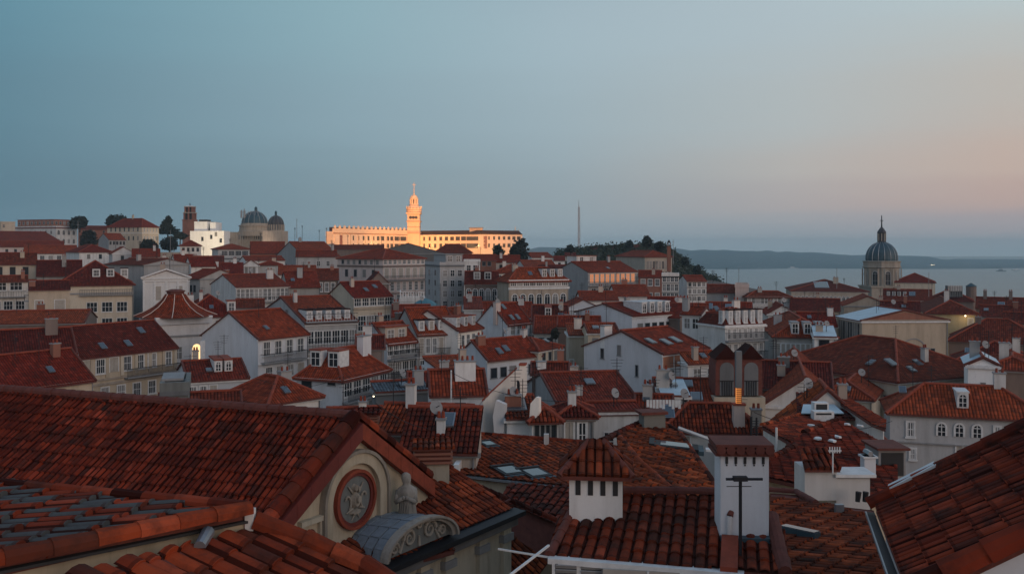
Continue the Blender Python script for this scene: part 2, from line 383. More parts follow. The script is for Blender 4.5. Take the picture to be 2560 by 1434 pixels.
    if roof=='gR':
        for x in(0.003,Lr-.003): w.face([(x,0,Z),(x,Ll,Z),(x,Ll/2,Z+rise)][::(-1 if x<1 else 1)],wall)
        e=ov*s
        sl([(-.15,-ov,Z-e),(Lr+.15,-ov,Z-e),(Lr+.15,Ll/2,Z+rise),(-.15,Ll/2,Z+rise)]); sl([(-.15,Ll+ov,Z-e),(Lr+.15,Ll+ov,Z-e),(Lr+.15,Ll/2,Z+rise),(-.15,Ll/2,Z+rise)],'tile')
        caps(r,(-.15,Ll/2,Z+rise+.02),(Lr+.15,Ll/2,Z+rise+.02),m='clay',seg=.42 if near else 3.)
        if D<130:
            for x in (-.1,Lr+.1): caps(r,(x,-ov,Z-e+.03),(x,Ll/2,Z+rise+.03),.1,'claydark',.42 if near else 2.)
    elif roof=='gL':
        for y in(0.003,Ll-.003): w.face([(0,y,Z),(Lr,y,Z),(Lr/2,y,Z+rise)][::(1 if y<1 else -1)],wall)
        e=ov*s
        sl([(-ov,-.15,Z-e),(-ov,Ll+.15,Z-e),(Lr/2,Ll+.15,Z+rise),(Lr/2,-.15,Z+rise)]); sl([(Lr+ov,-.15,Z-e),(Lr+ov,Ll+.15,Z-e),(Lr/2,Ll+.15,Z+rise),(Lr/2,-.15,Z+rise)])
        caps(r,(Lr/2,-.15,Z+rise+.02),(Lr/2,Ll+.15,Z+rise+.02),seg=.42 if near else 3.)
        if D<130:
            for sx,ex in ((-ov,Lr/2),(Lr+ov,Lr/2)): caps(r,(sx,-.1,Z-e+.03),(ex,-.1,Z+rise+.03),.1,'claydark',.42 if near else 2.)
    elif roof in('hip','pyr','mans'):
        e=ov*s; A=[(-ov,-ov),(Lr+ov,-ov),(Lr+ov,Ll+ov),(-ov,Ll+ov)]; z0=Z-e; base=[Vector((*q,z0)) for q in A]
        if roof=='mans':
            hh=min(2.0,rise*.6); ins=.7; A2=[(ins,ins),(Lr-ins,ins),(Lr-ins,Ll-ins),(ins,Ll-ins)]; top=[Vector((*q,Z+hh)) for q in A2]
            b0=[Vector((*q,Z)) for q in ((-.05,-.05),(Lr+.05,-.05),(Lr+.05,Ll+.05),(-.05,Ll+.05))]
            for i in range(4): j=(i+1)%4; sl([b0[i],b0[j],top[j],top[i]],'tiledark')
            base=top; x_0,x_1,y_0,y_1=ins,Lr-ins,ins,Ll-ins
        else: x_0,x_1,y_0,y_1=-ov,Lr+ov,-ov,Ll+ov
        Wx,Wy=x_1-x_0,y_1-y_0; zt=Z+rise
        if Wx>=Wy: k=Wy/2*(.95 if Wx-Wy>1 else .999); R1,R2=Vector((x_0+k,(y_0+y_1)/2,zt)),Vector((x_1-k,(y_0+y_1)/2,zt))
        else: k=Wx/2*.95; R1,R2=Vector(((x_0+x_1)/2,y_0+k,zt)),Vector(((x_0+x_1)/2,y_1-k,zt))
        b0,b1,b2,b3=base
        if Wx>=Wy: fs=[[b0,b1,R2,R1],[b1,b2,R2],[b2,b3,R1,R2],[b3,b0,R1]]; hp=[(b0,R1),(b1,R2),(b2,R2),(b3,R1)]
        else: fs=[[b0,b1,R1],[b1,b2,R2,R1],[b2,b3,R2],[b3,b0,R1,R2]]; hp=[(b0,R1),(b1,R1),(b2,R2),(b3,R2)]
        for q in fs: sl(q)
        for p_,q_ in hp+([(R1,R2)] if (R1-R2).length>.5 else []): caps(r,p_,q_,seg=.42 if near else 3.)
    elif roof=='shR': 
        for x in(0.003,Lr-.003): w.face([(x,0,Z),(x,Ll,Z),(x,Ll,Z+rise)][::(-1 if x<1 else 1)],wall)
        w.face([(0,Ll-.003,Z),(Lr,Ll-.003,Z),(Lr,Ll-.003,Z+rise),(0,Ll-.003,Z+rise)][::-1],wall)
        sl([(-.1,-ov,Z-ov*s),(Lr+.1,-ov,Z-ov*s),(Lr+.1,Ll+.1,Z+rise+.1*s),(-.1,Ll+.1,Z+rise+.1*s)])
        caps(r,(-.1,Ll+.1,Z+rise+.05),(Lr+.1,Ll+.1,Z+rise+.05),seg=.42 if near else 3.)
    elif roof=='shL': 
        for y in(0.003,Ll-.003): w.face([(0,y,Z),(Lr,y,Z),(Lr,y,Z+rise)][::(1 if y<1 else -1)],wall)
        sl([(-ov,-.1,Z-ov*s),(-ov,Ll+.1,Z-ov*s),(Lr+.1,Ll+.1,Z+rise+.1*s),(Lr+.1,-.1,Z+rise+.1*s)])
    elif roof=='flat':
        pt=.5
        for q in ((-.1,-.1,Lr+.1,.2),(-.1,Ll-.2,Lr+.1,Ll+.1),(-.1,.2,.2,Ll-.2),(Lr-.2,.2,Lr+.1,Ll-.2)): w.box(q[0],q[1],Z-.15,q[2],q[3],Z+pt,wall)
        r.box(.2,.2,Z-.1,Lr-.2,Ll-.2,Z+.08,'tilered' if tile!='grey' else 'trimgrey')
    w.build('wall',T)
    RO=r.build('roof',T)
    if roof not in('flat',) :
        c=MB(); cm='trim' if wall in('white','bright','blue','cream','pink') else 'trimgrey'
        c.box(-.22,-.2,Z-.38,Lr+.22,-.004,Z-.16,cm)
        if roof not in('gR',): c.box(-.2,0,Z-.38,-.004,Ll+.2,Z-.16,cm)
        c.build('cornice',T)
    def fz(u,v):   # roof height above local point
        if roof=='gR': return Z+rise-abs(v-Ll/2)*s
        if roof=='gL': return Z+rise-abs(u-Lr/2)*s
        if roof=='shR': return Z+v*s
        if roof=='shL': return Z+u*s
        if roof=='flat': return Z
        return Z+min(rise,min(u,Lr-u,v,Ll-v)*s)
    if D<200 and roof!='flat' and Ll>3:
        b=MB(); rr=max(.05,D*.0004)
        b.tube((Lr-.12,-.08,Z-.3),(Lr-.12,-.08,-3),rr,'dgrey' if D%3<1.5 else 'trimgrey',6); b.build('drain_pipe',T)
    rn_=random.Random(sum(map(ord,label)))
    plainish=any(q in label for q in('blank','plain','windowless','wall','row of','one','two','three','four','single','terrace'))
    if not plainish and D<300 and wall not in('brown','dgrey'):
        tk=[q for q in feat.split() if q.startswith('wR')]; nw=max(2,int(Lr/1.7))
        if not tk: feat+=' wR:%dx2b:.06-.94:.7:2.6:.7:1.2'%nw
        elif len(tk)==1 and 'x1' in tk[0]: feat+=' wR:%dx1b:.06-.94:%.1f:3:.7:1.2'%(nw,float((tk[0].split(':')+['','',''])[3] or .9)+2.9)
    if roof!='flat' and D<330:
        if 'A:' not in feat and rn_.random()<.75: feat+=' A:%.2f:%.2f:%.1f'%(rn_.uniform(.1,.9),rn_.uniform(.35,.65),rn_.uniform(1.6,3.4))
        if 'C:' not in feat and rn_.random()<.7 and D<260: feat+=' C:%.2f:%.2f:%.1f:%.1f:.5:%s'%(rn_.uniform(.08,.92),rn_.uniform(.3,.6),rn_.uniform(.7,1.3),rn_.uniform(.5,1.),rn_.choice(['white','grey','brick','beige']))
        if D<170 and rn_.random()<.3: feat+=' dish:%.2f:%.2f'%(rn_.uniform(.1,.9),rn_.uniform(.2,.6))
        if D<140 and rn_.random()<.4: feat+=' A:%.2f:%.2f:%.1f'%(rn_.uniform(.1,.9),rn_.uniform(.3,.7),rn_.uniform(1.2,2.4))
        if 'S' not in feat and rn_.random()<.4 and D<180 and roof in('gR','hip','shR'): feat+=' SR:%.2f:%.2f:.6'%(rn_.uniform(.2,.8),rn_.uniform(.3,.6))
    for tok in feat.split():
        p=tok.split(':'); k=p[0]; g=lambda i,d: (p[i] if len(p)>i and p[i]!='' else d)
        if k in('wR','wL'):
            mm=re.match(r'(\d+)x(\d+)([a-z])',p[1]); nc,nr,st=int(mm[1]),int(mm[2]),mm[3]; u0,u1=map(float,g(2,'0-1').split('-')); top=float(g(3,.9)); fh=float(g(4,3.2))
            w_=float(g(5,{'a':1.1,'p':1.1,'g':1.6,'b':.8,'d':.9,'s':1.1,'t':1.2,'o':1.2}[st])); h_=float(g(6,{'a':1.9,'p':2.3,'g':1.7,'b':1.3,'d':1.4,'s':2.,'t':2.4,'o':1.6}[st]))
            L=Lr if k=='wR' else Ll
            lim_=L*(u1-u0)/nc*(.93 if st=='g' else .66)-.02
            w_=max(min(w_,round(lim_,1)),.3)
            for rr in range(nr):
                for cc in range(nc):
                    u=L*(u0+(u1-u0)*(cc+.5)/nc); z=Z-top-h_-rr*fh
                    if k=='wR': put_window(T,st,w_,h_,u,-.005,z,0,det)
                    else: put_window(T,st,w_,h_,-.005,u,z,-math.pi/2,det)
        elif k in('bR','bL'):
            z=Z-float(p[1]); u0,u1=map(float,g(2,'0.05-.95').split('-')); L=Lr if k=='bR' else Ll; M=None if k=='bR' else Matrix(((0,1,0,0),(1,0,0,0),(0,0,1,0),(0,0,0,1)))
            b=MB(); a0,a1=L*u0,L*u1; dep=.7
            b.box(a0,-dep,z-.15,a1,-.01,z,'trimgrey',M); b.box(a0,-dep,z+.92,a1,-dep+.06,z+.98,'iron',M)
            st_=.16 if D<120 else .4; q=a0
            while q<a1: b.box(q,-dep+.015,z,q+.035,-dep+.045,z+.92,'iron' if g(3,'i')=='i' else 'trim',M); q+=st_
            for q in(a0,a1-.04): b.box(q,-dep+.06,z+.9,q+.04,-.01,z+.95,'iron',M)
            b.build('balcony',T)
        elif k in('kR','kL'):
            z=Z-float(p[1]); b=MB(); L=Lr if k=='kR' else Ll; hh=float(g(2,.25))
            if k=='kR': b.box(-.1,-.16,z-hh,Lr+.1,-.002,z,g(3,'trim'))
            else: b.box(-.16,-.1,z-hh,-.002,Ll+.1,z,g(3,'trim'))
            b.build('string_course',T)
        elif k in('pR','pL'):   # pilasters
            n=int(p[1]); hh=float(g(2,6.)); top=float(g(3,.4)); L=Lr if k=='pR' else Ll
            for i in range(n+1):
                b=MB(); u=L*i/n; u=min(max(u,.2),L-.2)
                if k=='pR': b.box(u-.2,-.13,Z-top-hh,u+.2,-.002,Z-top,g(4,'trim'))
                else: b.box(-.13,u-.2,Z-top-hh,-.002,u+.2,Z-top,g(4,'trim'))
                b.build('pilaster',T)
        elif k in('DR','DL'):
            n=int(p[1]); u0,u1=map(float,g(2,'.1-.9').split('-')); fq=float(g(3,.25)); st=g(4,'a'); wd=float(g(5,1.1)); L=Lr if k=='DR' else Ll; hw=Ll/2 if k=='DR' else Lr/2; wd=max(.5,min(wd,L*(u1-u0)/n*.62-.24))
            if roof in('hip','pyr','mans'): hw=min(Lr,Ll)/2
            for i in range(n):
                u=L*(u0+(u1-u0)*(i+.5)/n); y=hw*fq; z=Z+y*s; hd=min(1.5,wd*1.7+.2)
                if roof=='mans': y=.1; z=Z+.1; hd=1.6
                dp=max(.6,min(3.5,hd/max(s,.25))) if roof!='mans' else 1.2; b=MB(); M=None if k=='DR' else Matrix(((0,1,0,0),(1,0,0,0),(0,0,1,0),(0,0,0,1)))
                b.box(u-wd/2-.12,y,z-.4,u+wd/2+.12,y+dp,z+hd,'trim' if D<250 else wall,M); b.box(u-wd/2-.17,y-.12,z+hd,u+wd/2+.17,y+dp+.2,z+hd+.12,g(6,'clay'),M)
                do=b.build('dormer',T)
                if k=='DR': put_window(do,st,max(.35,wd-.1),hd-.25,u,y-.005,z+.1,0,False)
                else: put_window(do,st,max(.35,wd-.1),hd-.25,y-.005,u,z+.1,-math.pi/2,False)
        elif k in('SR','SL'):
            u=float(p[1]); fq=float(p[2]); sz=float(g(3,.8)); an=math.atan(s)
            b=MB()
            if k=='SR': hw=Ll if roof=='shR' else (Ll/2 if roof in('gR','shR') else min(Lr,Ll)/2); M=Matrix.Translation((Lr*u,hw*fq,Z+hw*fq*s+.06))@Matrix.Rotation(an,4,'X')
            else: hw=Lr/2 if roof=='gL' else min(Lr,Ll)/2; M=Matrix.Translation((hw*fq,Ll*u,Z+hw*fq*s+.06))@Matrix.Rotation(-an,4,'Y')@Matrix.Rotation(-math.pi/2,4,'Z')
            b.box(-sz*.45,-sz*.65,0,sz*.45,sz*.65,.12,'metal',M); b.box(-sz*.38,-sz*.57,.12,sz*.38,sz*.57,.14,'skyglass',M); b.build('skylight',T)
        elif k=='C':
            u,v=Lr*float(p[1]),Ll*float(p[2]); chimney(RO or T,u,v,fz(u,v),float(g(3,1.3)),float(g(4,.8)),float(g(5,.6)),g(6,wall),int(g(7,2)))
        elif k=='dish':
            u,v=Lr*float(p[1]),Ll*float(p[2]); z=fz(u,v); b=MB(); r_=max(.35,D*.0028); b.tube((u,v,z-.1),(u,v,z+.9),.04,'iron',5); q=Vector((u,v-.1,z+.95)); d_=Vector((.5,-.75,.35)).normalized(); b.tube(q,q+d_*.12,r_*.55,'trimgrey',12,r_); b.tube(q,q+d_*.5,.02,'iron',4); b.build('dish',RO or T)
        elif k=='A':
            u,v=Lr*float(p[1]),Ll*float(p[2]); hh=float(g(3,3.)); z=fz(u,v); b=MB(); rr=max(.025,D*.00022); b.tube((u,v,z-.1),(u,v,z+hh),rr,'iron',5)
            for i in range(4): q=z+hh-.15-i*.22; b.tube((u-.45+.06*i,v,q),(u+.45-.06*i,v,q),rr*.7,'iron',4)
            b.build('aerial',RO or T)
        elif k=='box':   # lean-to or penthouse: u0-u1, v0-v1, height, wall
            u0,u1=map(float,p[1].split('-')); v0,v1=map(float,p[2].split('-')); hh=float(p[3]); b=MB(); zz=Z-.2; b.box(Lr*u0,Ll*v0,zz,Lr*u1,Ll*v1,Z+hh,g(4,wall)); b.box(Lr*u0-.2,Ll*v0-.2,Z+hh,Lr*u1+.2,Ll*v1+.2,Z+hh+.15,g(5,'clay'))
            pe=b.build('penthouse',T)
            nb=max(2,int(Lr*(u1-u0)/2.2))
            for i in range(nb): put_window(pe,'b',1.2 if D>300 else .9,1.6 if D>300 else 1.1,Lr*(u0+(u1-u0)*(i+.5)/nb),Ll*v0-.005,Z+hh-(2.4 if D>300 else 1.4),0,False)
            nb=max(1,int(Ll*(v1-v0)/2.6))
            for i in range(nb if D>300 else 0): put_window(pe,'b',1.2,1.6,Lr*u0-.005,Ll*(v0+(v1-v0)*(i+.5)/nb),Z+hh-2.4,-math.pi/2,False)
        elif k=='pan':   # timber blinds behind a white rail
            u0,u1=map(float,p[1].split('-')); z1=Z-float(p[2]); hh=float(p[3]); b=MB(); q=MB(); n_=4
            for i in range(n_):
                a0,a1=Lr*(u0+(u1-u0)*i/n_),Lr*(u0+(u1-u0)*(i+1)/n_); q.box(a0+.05,-.06,z1-hh,a1-.05,-.01,z1,'wood'); b.box(a0-.04,-.1,z1-hh-.05,a0+.05,-.0,z1,'trim')
            b.box(0,-.12,z1-hh-.12,Lr,-.07,z1-hh,'trim'); b.build('rail',T); q.build('blind',T)
        elif k=='arch':
            u=Lr*float(p[1]); zt=Z-float(p[2]); r_=float(p[3]); b=MB(); n_=12
            for i in range(n_):
                for a_,c_ in(((math.pi*i/n_),(math.pi*(i+1)/n_)),):
                    f=[(u+rr*math.cos(t_),-.07,zt-r_+rr*math.sin(t_)) for rr,t_ in((r_,a_),(r_+.16,a_),(r_+.16,c_),(r_,c_))]; g_=[(x,0,z) for x,y,z in f]; b.raw(f+g_,[(0,1,2,3),(0,3,7,4),(1,5,6,2)],'trimgrey')
            for sg in(-1,1): b.box(u+sg*(r_+.08)-.08,-.07,zt-r_-1.6,u+sg*(r_+.08)+.08,0,zt-r_,'trimgrey')
            b.build('blind_arch',T)
        elif k=='ped':
            b=MB()
            for xa,xb in((-.35,Lr/2),(Lr/2,Lr+.35)):
                za,zb=(Z-.25,Z+rise+.05) if xa<0 else (Z+rise+.05,Z-.25)
                f=[(xa,-.45,za),(xb,-.45,zb),(xb,-.45,zb+.3),(xa,-.45,za+.3)]; g_=[(x,0,z) for x,y,z in f]; b.raw(f+g_,[(0,1,2,3),(3,2,6,7),(0,4,5,1)],'trim')
            b.build('pediment',T)
        elif k=='tymp':
            b=MB(); b.raw([(.6,-.05,Z+.05),(Lr-.6,-.05,Z+.05),(Lr/2,-.05,Z+rise-.25),(.6,0,Z+.05),(Lr-.6,0,Z+.05),(Lr/2,0,Z+rise-.25)],[(0,1,2),(0,2,5,3),(1,4,5,2)],'brick'); b.build('tympanum',T)
        elif k=='par':   # raised fire-wall parapet on both gable ends
            b=MB()
            for x in(-.15,Lr-.1):
                y0,y1=0.,Ll
                for ya,yb in((y0,Ll/2),(Ll/2,y1)):
                    za,zb=Z+rise-abs(ya-Ll/2)*s,Z+rise-abs(yb-Ll/2)*s
                    pts=[(x,ya,za+.35),(x+.25,ya,za+.35),(x+.25,yb,zb+.35),(x,yb,zb+.35)]; b.slab(pts,.7,'trim' if g(1,'')=='' else g(1,''))
            b.build('parapet',T)
        elif k=='rail':
            b=MB(); hh=.9
            for L,M in((Lr,None),(Ll,Matrix(((0,1,0,0),(1,0,0,0),(0,0,1,0),(0,0,0,1))))):
                b.box(0,-.05,Z+.5+hh,L,.1,Z+.6+hh,'trim',M); q=0.
                while q<L: b.box(q,-.03,Z+.45,q+.16,.08,Z+.5+hh,'trim',M); q+=.42
            b.build('balustrade',T)
    return T,C,dr,dl,Lr,Ll,Z,rise
